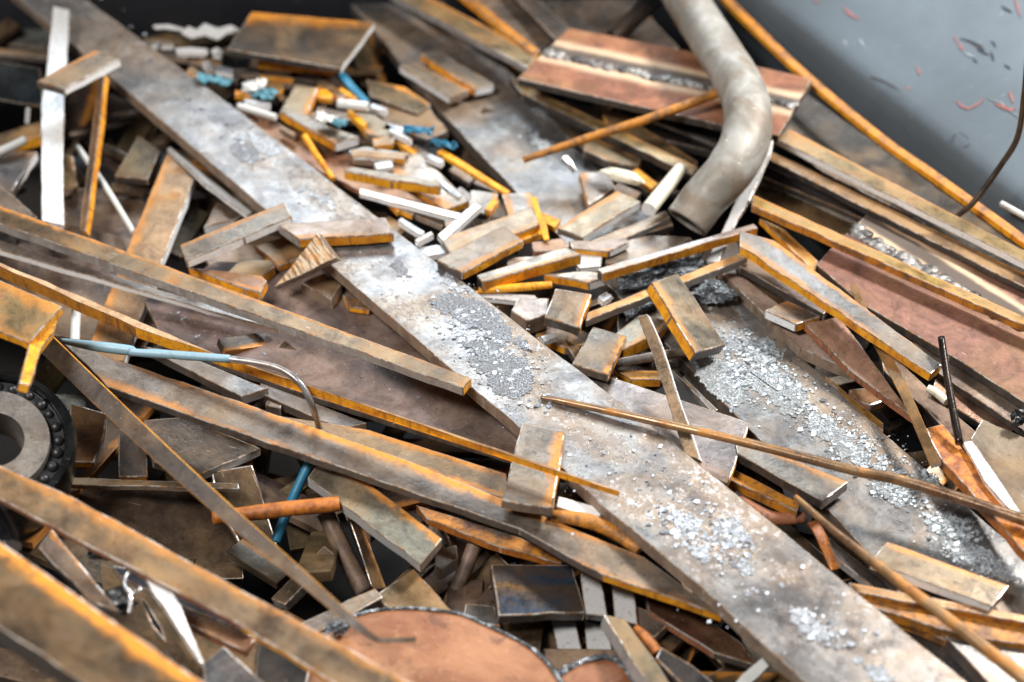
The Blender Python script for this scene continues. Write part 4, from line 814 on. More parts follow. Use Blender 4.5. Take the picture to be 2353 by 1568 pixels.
P('steel_offcut', 'big tilted offcut with orange left face and bright right edge on the wide plate', OFF, [(1496, 648), (1557, 628), (1612, 708), (1668, 793), (1598, 812), (1544, 726)], (.03, -.02), t=.019, e='bwwdoo', tone=(.30, .265, .20), rust=.4, elo=.5, roll=-12)
P('steel_offcut', 'square grey offcut with an orange lower corner right of the longest plate', OFF, [(1314, 836), (1363, 750), (1441, 773), (1399, 862)], (.0, -.02), t=.013, e='bood', tone=(.34, .30, .25), rust=.4, ehi=.9)
P('steel_offcut', 'brown offcut with a thick orange front behind the square grey offcut', OFF, [(1400, 778), (1470, 722), (1534, 736), (1512, 765), (1430, 806)], (-.025, -.02), t=.022, e='bdooo', tone=(.30, .26, .19), rust=.45)
P('flat_strip', 'narrow standing strip with a white right edge, leaning on the short speckled plate', 'metal strip', [(1465, 727), (1487, 721), (1518, 790), (1550, 890), (1584, 985), (1608, 1058), (1574, 1046), (1548, 970), (1525, 893), (1498, 812)], (.055, -.02), t=.012, e='bwwwwddddd', tone=(.26, .18, .11), rust=.45, roll=-30)
S('round_rod', 'long rusty rod from the longest plate to the right edge', ROD, [(1243, 914, .004), (1300, 924, .006), (1486, 965, .012), (1709, 1016, .018), (1956, 1080, .016), (2132, 1122, .015), (2400, 1212, .02)], [9, 16, 19, 22, 25, 27, 31], tone=(.36, .22, .13), rust=.9, wob=.10, sides=12)
S('round_rod', 'grey rod with a white sawn end behind the standing strip', ROD, [(1410, 836, -.035), (1500, 820, -.03), (1572, 808, -.028)], [22, 24, 24], tone='g', rust=.3, end='w')
P('flat_bar', 'short orange bar under the standing strip', BAR, [(1410, 850), (1470, 848), (1514, 852), (1520, 872), (1450, 872)], -.045, t=.015, e='o', tone=(.55, .30, .10), rust=.8)
P('flat_strip', 'thin grey strip slanting down beside the wide crusted plate', 'metal strip', [(1540, 848), (1556, 852), (1650, 942), (1636, 946)], (-.045, -.045), t=.01, e='rg', tone='u', rust=.3)
lump('slag_lump', 'jagged dark grey slag lump behind the long pink-topped bar', 'slag lump', 1520, 622, -.03, 200, (1, .42, .32), rough=.42, rot=14, sub=4)
lump('slag_lump', 'small jagged slag lump on the wide plate beside the big tilted offcut', 'slag lump', 1632, 668, -.032, 104, (1, .55, .42), rough=.45, rot=-25, sub=4)
lump('slag_lump', 'slag lump half buried beneath the thin orange-topped bar', 'slag lump', 1475, 708, -.05, 90, (1, .6, .4), rough=.45, rot=30)
P('steel_offcut', 'brown offcut wedged under the long pink-topped bar near the pipe foot', OFF, [(1400, 560), (1500, 540), (1590, 545), (1540, 575), (1440, 610), (1390, 605)], -.02, t=.012, e='b', tone=(.38, .31, .25), rust=.4)
P('flat_bar', 'dull brown bar running up to the open foot of the pipe', BAR, [(1340, 560), (1440, 515), (1530, 484), (1540, 500), (1450, 540), (1360, 585)], -.02, t=.014, e='g', tone=(.30, .22, .15), rust=.5)
P('flat_bar', 'blackish bar in the gap under the grey rod behind the standing strip', BAR, [(1290, 770), (1330, 790), (1420, 870), (1400, 885), (1330, 840)], -.05, t=.014, e='d', tone='b', rust=.4)
P('steel_offcut', 'brown offcut under the square block in the central cluster', OFF, [(1240, 735), (1290, 748), (1350, 790), (1300, 800), (1230, 770)], -.05, t=.014, e='o', tone='b', rust=.6)
P('flat_strip', 'silver sliver between the longest plate and the central cluster', 'metal strip', [(1240, 772), (1275, 764), (1282, 774), (1252, 786)], -.03, t=.008, e='w', mat='silver_face', tone='w', rust=0)
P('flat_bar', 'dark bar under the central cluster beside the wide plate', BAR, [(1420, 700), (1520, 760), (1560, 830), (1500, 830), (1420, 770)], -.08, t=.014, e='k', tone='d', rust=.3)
# ================================================================== bottom right
P('flat_bar', 'olive flat bar with a sawn grey end between the two widest plates', BAR, [(1690, 1020), (1715, 1012), (1862, 1060), (1950, 1107), (1890, 1152), (1790, 1092), (1694, 1042)], (-.025, -.022), t=.016, e='bobgkkk', tone=(.28, .245, .20), rust=.35)
P('flat_bar', 'dark orange bar just below the olive sawn bar', BAR, [(1680, 1075), (1730, 1095), (1840, 1156), (1832, 1176), (1760, 1150), (1670, 1100)], -.05, t=.016, e='m', tone=(.35, .18, .06), rust=.8, mat='mottled_rust')
S('round_rod', 'knotty red-brown rod in the gap beside the longest plate', ROD, [(1700, 1150, -.07), (1770, 1190, -.07), (1850, 1190, -.07)], [30, 34, 26], mat='red_rust', tone='r', wob=.12)
S('flat_strip', 'curved orange strip dropping into the gap beside the longest plate', 'metal strip', [(1868, 1200, -.07), (1890, 1240, -.075), (1918, 1310, -.09)], [26, 26, 20], ratio=.3, mat='bright_rust', tone='r')
S('round_rod', 'long brown rod tapering up between the plates to the lower right corner', ROD, [(1828, 1142, -.005), (1921, 1224, .0), (2061, 1333, .01), (2167, 1414, .015), (2290, 1510, .02), (2420, 1612, .02)], [13, 20, 26, 30, 34, 38], tone=(.34, .19, .10), rust=.8, wob=.08, sides=14)
P('flat_bar', 'tan flat offcut with a chipped near edge lying on the wide plate', BAR, [(2038, 1244), (2180, 1288), (2319, 1346), (2280, 1394), (2150, 1345), (2000, 1290)], (-.022, -.018), t=.014, e='oobwwb', tone=(.32, .265, .19), rust=.45, elo=.5)
P('flat_strip', 'white strip peeping out below the chipped tan offcut', 'metal strip', [(2060, 1352), (2150, 1374), (2272, 1404), (2200, 1404), (2100, 1375)], -.045, t=.008, e='w', mat='silver_face', tone='w', rust=0)
P('flat_bar', 'brown bar, uppermost of the rusty bundle at the lower right', BAR, [(1950, 1338), (2114, 1375), (2260, 1398), (2420, 1425), (2420, 1442), (2240, 1424), (2100, 1396), (1960, 1360)], (-.03, -.028), t=.013, e='oooommmm', tone=(.35, .19, .09), rust=.7, elo=.4)
P('flat_bar', 'wide orange bar, middle of the rusty bundle at the lower right', BAR, [(1960, 1358), (2110, 1400), (2250, 1430), (2420, 1458), (2420, 1492), (2220, 1462), (2090, 1430), (1990, 1392)], (-.04, -.04), t=.016, e='oooommmm', tone=(.50, .25, .05), rust=.95, mat='mottled_rust')
P('flat_bar', 'dark red bar, lowest of the rusty bundle at the lower right', BAR, [(2000, 1400), (2120, 1440), (2260, 1470), (2420, 1500), (2420, 1530), (2240, 1500), (2060, 1440)], (-.055, -.055), t=.014, e='m', tone=(.2, .09, .04), rust=.7)
P('flat_bar', 'black flat bar along the left rim of the wide plate near the bottom', BAR, [(1888, 1222), (1952, 1262), (2056, 1356), (2020, 1360), (1930, 1290)], -.075, t=.012, e='g', mat='steel_shiny', tone=(.08, .075, .08), rust=.15)
P('steel_plate', 'dark bluish plate at the bottom right edge below the rusty bundle', PLT, [(2060, 1430), (2180, 1470), (2290, 1600), (2200, 1600), (2100, 1510)], -.075, t=.012, e='gkkkk', tone=(.12, .115, .12), rust=.3)
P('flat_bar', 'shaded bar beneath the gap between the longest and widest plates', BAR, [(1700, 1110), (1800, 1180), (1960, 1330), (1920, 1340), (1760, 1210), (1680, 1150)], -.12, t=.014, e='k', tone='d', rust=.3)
# ================================================================== scrap between the two plates, top
P('steel_offcut', 'upright ochre offcut right of the pale scrap at the top centre', OFF, [(678, 192), (731, 202), (706, 264), (640, 262)], (.0, -.005), t=.012, e='dood', tone=(.34, .26, .15), rust=.5, ehi=1.)
P('steel_offcut', 'long grey-topped offcut with an orange front and white end at the top centre', OFF, [(642, 256), (700, 262), (760, 292), (826, 314), (768, 330)], (.0, .0), t=.017, e='bbbwo', tone=(.33, .28, .22), rust=.35)
S('round_rod', 'thin white rod next to the upper edge of the longest plate', ROD, [(548, 244, -.0), (590, 257, .0), (634, 270, .0)], 16, mat='white_plastic')
S('plastic_tube', 'short white tube below the dark square plate', 'tube', [(777, 238, .02), (812, 242, .02), (846, 246, .02)], 24, mat='white_plastic', sides=14, hollow=.6)
S('flat_strip', 'blue plastic strip hanging under the corner of the dark square plate', 'metal strip', [(782, 166, .0), (805, 196, -.005), (842, 234, -.01)], [16, 18, 16], ratio=.2, mat='deep_blue')
P('flat_bar', 'shaded bar with an orange upper edge right of the blue strip', BAR, [(842, 182), (930, 200), (990, 240), (960, 262), (850, 220)], (-.03, -.035), t=.015, e='oddkk', tone=(.17, .12, .06), rust=.5, elo=1.)
P('steel_offcut', 'dark offcut in the shade beside the wide plate at the top', OFF, [(870, 230), (980, 240), (1030, 300), (980, 320), (880, 280)], -.04, t=.014, e='d', tone='b', rust=.5)
P('steel_offcut', 'brown offcut with an orange left edge at the top centre', OFF, [(806, 258), (860, 262), (915, 300), (905, 322), (842, 306)], (-.005, -.005), t=.014, e='bbbbo', tone=(.30, .23, .15), rust=.5)
P('steel_offcut', 'grey roughened offcut behind the orange-fronted bar piece', OFF, [(800, 345), (840, 336), (940, 352), (900, 372), (812, 366)], -.01, t=.012, e='b', tone=(.36, .33, .28), rust=.4)
P('flat_strip', 'silver sliver between the roughened offcut and the orange-fronted piece', 'metal strip', [(858, 374), (900, 370), (906, 384), (866, 390)], -.005, t=.008, e='w', mat='silver_face', tone='w', rust=0)
S('round_rod', 'slim orange rod leaning beside the longest plate at the top centre', ROD, [(700, 314, .0), (728, 358, .0), (766, 412, -.005)], [16, 15, 12], mat='orange_rust', tone='t')
P('steel_offcut', 'long offcut with a rounded orange front above the white bar', OFF, [(790, 392), (806, 382), (900, 397), (1013, 417), (1010, 430), (900, 414)], (.008, .008), t=.018, e='bbbboo', tone=(.38, .33, .26), rust=.35)
P('steel_plate', 'tan square plate lying behind the white bar at the top centre', PLT, [(848, 352), (965, 354), (1080, 462), (1024, 482), (930, 420)], -.02, t=.012, e='bbooo', tone=(.40, .33, .26), rust=.4)
S('flat_bar', 'slender orange bar beside the wide plate at the upper centre', BAR, [(1010, 350, -.02), (1060, 380, -.02), (1110, 412, -.02), (1168, 446, -.022)], [17, 18, 17, 14], ratio=.6, tone='t', mat='orange_rust', rust=.9)
P('flat_bar', 'gleaming white flat bar in the middle of the upper scrap', BAR, [(826, 432), (900, 446), (1060, 490), (1052, 504), (900, 468), (824, 446)], (.01, .008), t=.008, e='w', mat='lit_bright_cut', tone='w', rust=0)
P('flat_bar', 'white bar standing slanted behind the central cluster', BAR, [(1090, 466), (1108, 474), (1058, 522), (1018, 556), (1004, 540)], (.01, .0), t=.01, e='w', mat='lit_bright_cut', tone='w', rust=0)
P('steel_offcut', 'square offcut with an orange right edge at the back of the central cluster', OFF, [(1082, 436), (1146, 444), (1122, 494), (1076, 486)], (-.01, -.015), t=.013, e='bodd', tone=(.38, .33, .27), rust=.4, ehi=.5)
P('steel_offcut', 'pale grey offcut lying on the left rim of the wide plate', OFF, [(1152, 445), (1222, 442), (1236, 490), (1200, 520), (1166, 494)], (-.02, -.022), t=.013, e='bo', tone=(.42, .37, .32), rust=.3)
S('flat_strip', 'orange curled strip hanging at the back of the central cluster', 'metal strip', [(1226, 455, .0), (1236, 490, .0), (1248, 520, .005), (1256, 552, .0)], [14, 13, 16, 12], ratio=.3, mat='orange_rust', tone='t')
P('steel_offcut', 'left of the two small offcuts lying on top of the wide plate', OFF, [(916, 152), (953, 142), (1078, 206), (1034, 226)], (-.02, -.02), t=.013, e='bobw', tone=(.42, .35, .26), rust=.4, elo=.3, flake=.2)
P('steel_offcut', 'right of the two small offcuts on top of the wide plate, orange front', OFF, [(964, 124), (1006, 117), (1136, 194), (1090, 206)], (-.022, -.022), t=.015, e='bbwo', tone=(.36, .31, .25), rust=.4)
S('round_rod', 'orange bar end under the dark square plate at the top', ROD, [(596, 148, .0), (660, 154, .0), (770, 166, -.005)], [24, 22, 18], mat='orange_rust', tone='t')
P('steel_offcut', 'orange-edged offcut beside the turquoise film at the top', OFF, [(596, 182), (640, 186), (652, 196), (640, 210), (600, 205)], -.01, t=.012, e='o', tone=(.50, .30, .10), rust=.8)
def crumple(name, label, x, y, z, w, h, mat, seed, cat='plastic scrap'):
    rnd = random.Random(seed); p = at(x, y, z); k = pxm(p); bm = bmesh.new(); nx, ny = 18, 9
    vs_ = [[bm.verts.new(((i/nx-.5)*w*k, (j/ny-.5)*h*k*1.4, .010*mnoise.noise(Vector((i*.23+seed, j*.42, 0)))+.004*mnoise.noise(Vector((i*.6, j*.8+seed, 3))))) for j in range(ny+1)] for i in range(nx+1)]
    for i in range(nx):
        for j in range(ny):
            if mnoise.noise(Vector((i*.5+seed, j*.6, 7))) > .22 and (i in (0, 1, 2, nx-3, nx-2, nx-1) or j in (0, 1, ny-2, ny-1)): continue
            bm.faces.new((vs_[i][j], vs_[i+1][j], vs_[i+1][j+1], vs_[i][j+1])).smooth = True
    me = bpy.data.meshes.new(name); bm.to_mesh(me); bm.free(); me.materials.append(MATS[mat])
    o = bpy.data.objects.new(name, me); COL.objects.link(o); o.location = p+Vector((0, 0, .008)); o.rotation_euler = (R(rnd.uniform(-8, 14)), R(rnd.uniform(-10, 10)), R(rnd.uniform(-40, 10)))
    md = o.modifiers.new('s', 'SOLIDIFY'); md.thickness = .0012
    props(o, 's', 0, 0, 0, 0); describe(o, label, cat); return o
crumple('plastic_film', 'torn turquoise plastic film along the upper edge of the longest plate', 490, 192, .0, 86, 22, 'teal', 3)
crumple('plastic_film', 'pale turquoise film scrap beside the upright ochre offcut', 606, 222, .0, 60, 30, 'teal', 9)
crumple('plastic_film', 'white crumpled film on top of the long orange-fronted piece', 752, 280, .01, 50, 26, 'white_plastic', 14)
crumple('plastic_film', 'aqua scrap of film next to the white crumpled film', 780, 290, .012, 34, 20, 'teal', 21)
crumple('plastic_film', 'blue torn plastic scraps below the dark shaded offcut', 962, 306, -.005, 70, 18, 'deep_blue', 33)
crumple('plastic_film', 'blue film strip lying beside the wide plate', 1020, 338, -.015, 70, 14, 'deep_blue', 41)
crumple('plastic_film', 'white film crumple among the swarf by the turquoise film', 585, 205, .004, 56, 26, 'white_plastic', 52)
P('foil_scrap', 'pale torn metal strip at the top left behind the longest plate', 'metal scrap', [(350, 58), (388, 56), (424, 66), (424, 72), (380, 66), (356, 66)], .0, t=.002, e='w', mat='silver_face', tone='w')
P('foil_scrap', 'jagged silver sheet scrap behind the dark square plate at the top', 'metal scrap', [(416, 76), (432, 60), (452, 68), (470, 53), (500, 65), (530, 57), (556, 70), (520, 77), (500, 91), (470, 80), (440, 88)], .01, t=.002, e='w', mat='silver_face', tone='w')
P('foil_scrap', 'silver-blue scrap lying left of the dark square plate', 'metal scrap', [(402, 110), (440, 108), (478, 112), (470, 126), (405, 124)], -.005, t=.006, e='w', mat='silver_face', tone=(.7, .8, .85))
P('foil_scrap', 'small grey-white scrap right of the silver-blue scrap', 'metal scrap', [(484, 114), (500, 108), (516, 118), (508, 128), (488, 126)], -.005, t=.008, e='w', mat='silver_face', tone='w')
P('foil_scrap', 'dusty pale strip touching the top rim of the longest plate', 'metal scrap', [(330, 88), (372, 88), (408, 96), (396, 110), (352, 108)], -.02, t=.008, e='d', tone='t', rust=.3)

# ---- the many small bits of the upper scrap: each its own piece, slivers, pegs and chips between the two large plates
rnd = random.Random(23)
CL = [(440, 150), (520, 150), (600, 235), (690, 330), (760, 230), (850, 290), (930, 360), (990, 400), (1080, 420), (950, 500), (900, 490), (1000, 505), (1120, 540), (1180, 460), (560, 200), (480, 110)]
words = dict(w=('silver', 'lit_bright_cut'), o=('orange', 'orange_rust'), b=('brown', 'brown_side'), d=('dark', 'dark_side'), t=('tan', None))
bit = 0
def near(x, y):
    return {True: 'between the longest and wide plates'}[True]
SM = []
def small(x, y, ang, L, W, code, z, t, label):
    ca, sa = math.cos(R(ang)), math.sin(R(ang))
    q = [(x+dx*ca*L/2-dy*sa*W/2, y+(dx*sa*L/2+dy*ca*W/2)*.75) for dx, dy in ((-1, -1), (1, -1), (1, 1), (-1, 1))]
    top = dict(w=('steel', 's', 'w'), o=('orange_rust', 't', 'o'), b=('steel', 'u', 'b'), d=('steel', 'b', 'k'), t=('steel', 't', 'o'))[code]
    return P('metal_chip', label, 'metal chip', q, z, t=t, e=top[2], mat=top[0], tone=top[1], rust=.5, group='small chips in the upper scrap', bev=.0008)
for x, y, ang, L, W, code, z, lb in [
  (905, 470, 55, 46, 14, 'o', .0, 'orange chip standing just left of the gleaming white bar end'), (935, 480, 30, 40, 22, 't', .0, 'tan chip under the middle of the gleaming white bar'),
  (945, 520, 40, 70, 14, 'w', .0, 'silver sliver between the gleaming white bar and the slanted white bar'), (985, 500, 30, 80, 16, 'b', -.005, 'brown sliver below the gleaming white bar'),
  (975, 545, -35, 46, 12, 'w', .0, 'short silver peg beside the upper edge of the longest plate'), (905, 520, 40, 60, 34, 'd', -.015, 'dark flake of plate under the gleaming white bar'),
  (1040, 520, 35, 50, 20, 'd', -.02, 'dark chip under the slanted white bar'), (1000, 575, -10, 70, 30, 'w', -.01, 'white shard left of the frontmost brown-topped offcut'),
  (1130, 470, -60, 40, 16, 'o', .0, 'orange chip at the back behind the central cluster'), (1060, 400, 40, 60, 22, 'd', -.04, 'dark chip under the slender orange bar'),
  (905, 295, 20, 46, 22, 'w', -.005, 'pale chip right of the brown orange-edged offcut'), (920, 310, 35, 60, 10, 'w', .0, 'silver sliver left of the blue torn plastic'),
  (880, 325, -10, 46, 24, 't', -.005, 'tan chip beside the roughened grey offcut'), (740, 215, 10, 50, 26, 'o', -.01, 'orange chip right of the upright ochre offcut'),
  (762, 206, 40, 70, 20, 't', -.01, 'tan bar stub left of the short white tube'), (770, 262, 15, 90, 22, 'd', -.02, 'dark chip under the short white tube'),
  (820, 270, 50, 60, 14, 'o', .004, 'orange chip along the brown orange-edged offcut'), (745, 265, 5, 80, 16, 'b', -.015, 'brown chip behind the white crumpled film'),
  (620, 180, 5, 110, 30, 'b', -.03, 'brown bar stub under the torn turquoise film'), (560, 165, -4, 90, 20, 'b', -.02, 'brown chip left of the orange bar end'),
  (470, 140, 10, 80, 20, 'b', -.02, 'brown chip between the longest plate and silver-blue scrap'), (445, 165, 40, 30, 18, 't', .0, 'tan chip at the start of the torn turquoise film'),
  (520, 172, 20, 60, 22, 'd', -.015, 'dark chip behind the torn turquoise film'), (478, 152, 60, 30, 16, 'w', .0, 'white chip above the torn turquoise film'),
  (515, 160, 15, 46, 16, 'w', -.005, 'silver chip above the right part of the turquoise film'), (590, 236, 10, 60, 14, 'w', .002, 'white sliver below the pale turquoise film'),
  (660, 232, 40, 40, 16, 'd', -.02, 'dark chip left of the upright ochre offcut'), (720, 225, 5, 60, 30, 'b', -.025, 'brown chip behind the upright ochre offcut'),
  (870, 356, 5, 120, 18, 't', -.008, 'tan strip along the roughened grey offcut'),
  (1000, 365, 30, 40, 14, 'w', -.01, 'pale sliver at the head of the slender orange bar'), (1030, 430, 45, 80, 12, 'w', -.016, 'pale sliver along the tan square plate'),
  (1065, 455, 45, 60, 40, 'b', -.03, 'brown chip under the back square offcut'), (1120, 425, 30, 60, 22, 'd', -.05, 'dark chip between the slender orange bar and the wide plate'),
  (1165, 560, 10, 60, 30, 'd', -.02, 'dark chip under the middle of the central cluster'), (1210, 600, -5, 90, 26, 'w', -.012, 'white plate sliver under the long thin orange-faced offcut'),
  (1170, 610, -10, 60, 20, 'd', -.02, 'dark chip between the frontmost offcut and the long thin one'), (1130, 680, 8, 80, 22, 'o', -.03, 'orange chip under the thin white strip by the longest plate'),
  (1260, 505, 30, 50, 26, 'o', -.02, 'orange chip beside the orange curled strip'), (1215, 540, -25, 70, 20, 'o', -.01, 'orange chip on the right of the pale-edged offcut'),
  (1380, 690, -25, 60, 16, 'd', -.03, 'dark chip between the square block and the thin orange-topped bar'), (1390, 682, -40, 26, 20, 'w', -.01, 'shiny chip right of the square block'),
  (1440, 440, 30, 60, 26, 'd', -.03, 'dark chip under the white leaf-shaped blob'), (1480, 410, 45, 70, 24, 'o', -.03, 'copper-orange chip between the white blob and the cream peg'),
  (1500, 520, -20, 90, 30, 'd', -.03, 'dark chip at the open foot of the bent pipe'), (400, 128, 8, 60, 14, 'b', -.01, 'brown sliver below the dusty pale strip at the top left'), (372, 100, 4, 50, 10, 'w', -.005, 'white sliver under the dusty pale strip at the top left'),
  (545, 118, 6, 60, 18, 'd', -.02, 'dark chip under the left corner of the dark square plate'), (640, 172, 6, 90, 16, 't', -.02, 'tan strip below the orange bar end at the top'),
  (700, 178, 12, 70, 18, 'd', -.02, 'dark chip right of the orange-edged offcut at the top'), (800, 215, 35, 50, 14, 'o', -.01, 'orange chip between the blue strip and the white tube'),
  (870, 248, 25, 40, 14, 'w', .0, 'white chip right of the short white tube'), (560, 215, 10, 40, 14, 'o', .0, 'orange chip left of the white film crumple'),
  (930, 335, 40, 70, 14, 'o', -.02, 'orange sliver below the blue torn plastic'), (970, 352, 40, 60, 18, 'b', -.02, 'brown chip left of the slender orange bar'),
  (660, 300, 38, 40, 10, 'b', -.01, 'brown sliver lying on the reddish plate beside the slim orange rod')]:
    small(x, y, ang, L, W, code, z, .010, lb)

# ================================================================== scale on the plates
bpy.context.view_layer.update()
crust(M1, [[(985, 690), (1040, 668), (1100, 690), (1150, 720), (1180, 770), (1160, 800), (1120, 770), (1060, 740), (1010, 725)], [(1060, 775), (1130, 790), (1210, 835), (1230, 880), (1190, 930), (1140, 900), (1100, 850)],
  [(900, 600), (930, 612), (950, 640), (920, 640)], [(530, 335), (580, 345), (600, 372), (570, 378), (545, 360)], [(1180, 780), (1215, 790), (1230, 812), (1195, 806)]], (1.35, 1.38, 1.42), 8)
crust(M1, [[(1530, 1180), (1570, 1172), (1612, 1200), (1606, 1228), (1572, 1240), (1548, 1214)], [(1640, 1190), (1680, 1186), (1720, 1215), (1716, 1246), (1680, 1262), (1652, 1230)], [(1590, 1255), (1626, 1262), (1622, 1286), (1598, 1280)],
  [(1812, 1402), (1860, 1412), (1912, 1460), (1896, 1476), (1840, 1452)], [(690, 432), (740, 446), (770, 476), (730, 470)], [(560, 300), (600, 318), (640, 350), (600, 346)], [(1020, 640), (1060, 650), (1090, 676), (1050, 670)], [(1700, 1296), (1730, 1300), (1738, 1320), (1708, 1318)], [(1960, 1516), (2020, 1530), (2060, 1566), (2000, 1560)]], (2.3, 2.35, 2.4), 9)
crust(M2, [[(1575, 822), (1620, 812), (1700, 868), (1712, 930), (1680, 952), (1630, 900)], [(1715, 790), (1770, 784), (1806, 806), (1800, 832), (1750, 842), (1722, 820)], [(1715, 850), (1790, 850), (1860, 905), (1850, 950), (1800, 940), (1745, 905)],
  [(1850, 940), (1900, 960), (1960, 1010), (1990, 1050), (2060, 1090), (2050, 1110), (1980, 1075), (1920, 1045), (1870, 990)], [(2008, 1116), (2050, 1112), (2098, 1132), (2090, 1150), (2060, 1160), (2026, 1140)], [(2132, 1190), (2190, 1180), (2250, 1190), (2240, 1212), (2180, 1226), (2140, 1216)],
  [(2160, 1250), (2230, 1240), (2330, 1300), (2350, 1340), (2290, 1330), (2210, 1290)], [(2100, 1060), (2150, 1100), (2180, 1130), (2140, 1120)], [(1215, 300), (1250, 310), (1275, 345), (1235, 340)]], (1.7, 1.76, 1.74), 9)
# ------------------------------------------------------------------ and loose on top
chips('scale_flakes', 'loose silver-grey scale flakes scattered over the longest plate', M1.name, [
  (1060, 690, 150, 60, 40, 353, 0.0010, 0.0043), (1090, 770, 110, 60, 42, 1060, 0.0010, 0.0055), (1150, 830, 110, 70, 42, 1060, 0.0010, 0.0047), (1280, 940, 150, 60, 42, 96, 0.0010, 0.0051), (1540, 1130, 220, 80, 42, 306, 0.0010, 0.0051),
  (1560, 1210, 90, 40, 45, 612, 0.0013, 0.0055), (1670, 1240, 80, 50, 42, 494, 0.0013, 0.0055), (1700, 1340, 160, 90, 42, 177, 0.0012, 0.0051), (1880, 1440, 80, 30, 30, 177, 0.0016, 0.0068), (1960, 1470, 200, 80, 42, 128, 0.0012, 0.0051),
  (560, 350, 60, 24, 45, 161, 0.0013, 0.0051), (500, 280, 120, 60, 42, 128, 0.0012, 0.0051), (700, 440, 180, 60, 42, 96, 0.0012, 0.0051), (860, 590, 160, 50, 40, 112, 0.0010, 0.0043), (300, 90, 120, 60, 42, 48, 0.0012, 0.0051), (1350, 1060, 200, 90, 42, 306, 0.0008, 0.0034)], (.50, .51, .52))
chips('scale_flakes', 'thick crusts of silver scale flakes on the wide right plate', M2.name, [
  (1690, 850, 90, 40, 50, 1767, 0.0011, 0.0043), (1750, 820, 110, 40, 40, 1413, 0.0011, 0.0047), (1830, 930, 130, 40, 45, 1531, 0.0011, 0.0051), (1930, 1000, 130, 50, 45, 1178, 0.0011, 0.0051), (2010, 1050, 110, 45, 45, 942, 0.0011, 0.0051), (2060, 1135, 46, 18, 20, 824, 0.0013, 0.0043),
  (2100, 1100, 110, 40, 42, 471, 0.0011, 0.0043), (2190, 1210, 70, 22, 20, 765, 0.0014, 0.0051), (2200, 1265, 90, 40, 40, 589, 0.0011, 0.0051), (2270, 1300, 80, 40, 40, 306, 0.0011, 0.0043), (1230, 330, 60, 26, 50, 128, 0.0012, 0.0051), (1660, 740, 100, 40, 45, 128, 0.0011, 0.0043)], (.44, .46, .45))
chips('scale_flakes', 'sparse grit and pebbles on the shaded brown plate', M3.name, [(430, 740, 90, 30, 15, 88, 0.0010, 0.0038), (560, 790, 160, 40, 20, 72, 0.0008, 0.0026), (880, 880, 200, 50, 25, 40, 0.0008, 0.0026), (1000, 950, 160, 50, 30, 24, 0.0008, 0.0038), (960, 912, 4, 3, 0, 1, 0.0048, 0.0076)], (.30, .30, .30))
# ================================================================== the heap beneath: dim pieces glimpsed in the gaps
rnd = random.Random(99)
protos = []
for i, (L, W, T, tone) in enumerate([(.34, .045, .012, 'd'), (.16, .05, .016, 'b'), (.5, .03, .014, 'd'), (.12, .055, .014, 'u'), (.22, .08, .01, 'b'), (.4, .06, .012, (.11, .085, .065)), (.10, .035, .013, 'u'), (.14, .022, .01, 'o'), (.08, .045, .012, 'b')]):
    bm = bmesh.new(); bmesh.ops.create_cube(bm, size=1)
    for v in bm.verts: v.co = Vector((v.co.x*L, v.co.y*W, v.co.z*T))
    bmesh.ops.bevel(bm, geom=bm.edges[:], offset=.0015, segments=2, affect='EDGES', profile=.6)
    uvl = bm.loops.layers.uv.new('UVMap')
    for f in bm.faces:
        for lp in f.loops: lp[uvl].uv = (lp.vert.co.x, lp.vert.co.y/W+.5)
    me = bpy.data.meshes.new('flat_bar'); bm.to_mesh(me); bm.free(); me.materials.append(MATS['steel'])
    o = bpy.data.objects.new('flat_bar', me); props(o, tone, .4, .2, .2, .1); protos.append(o)
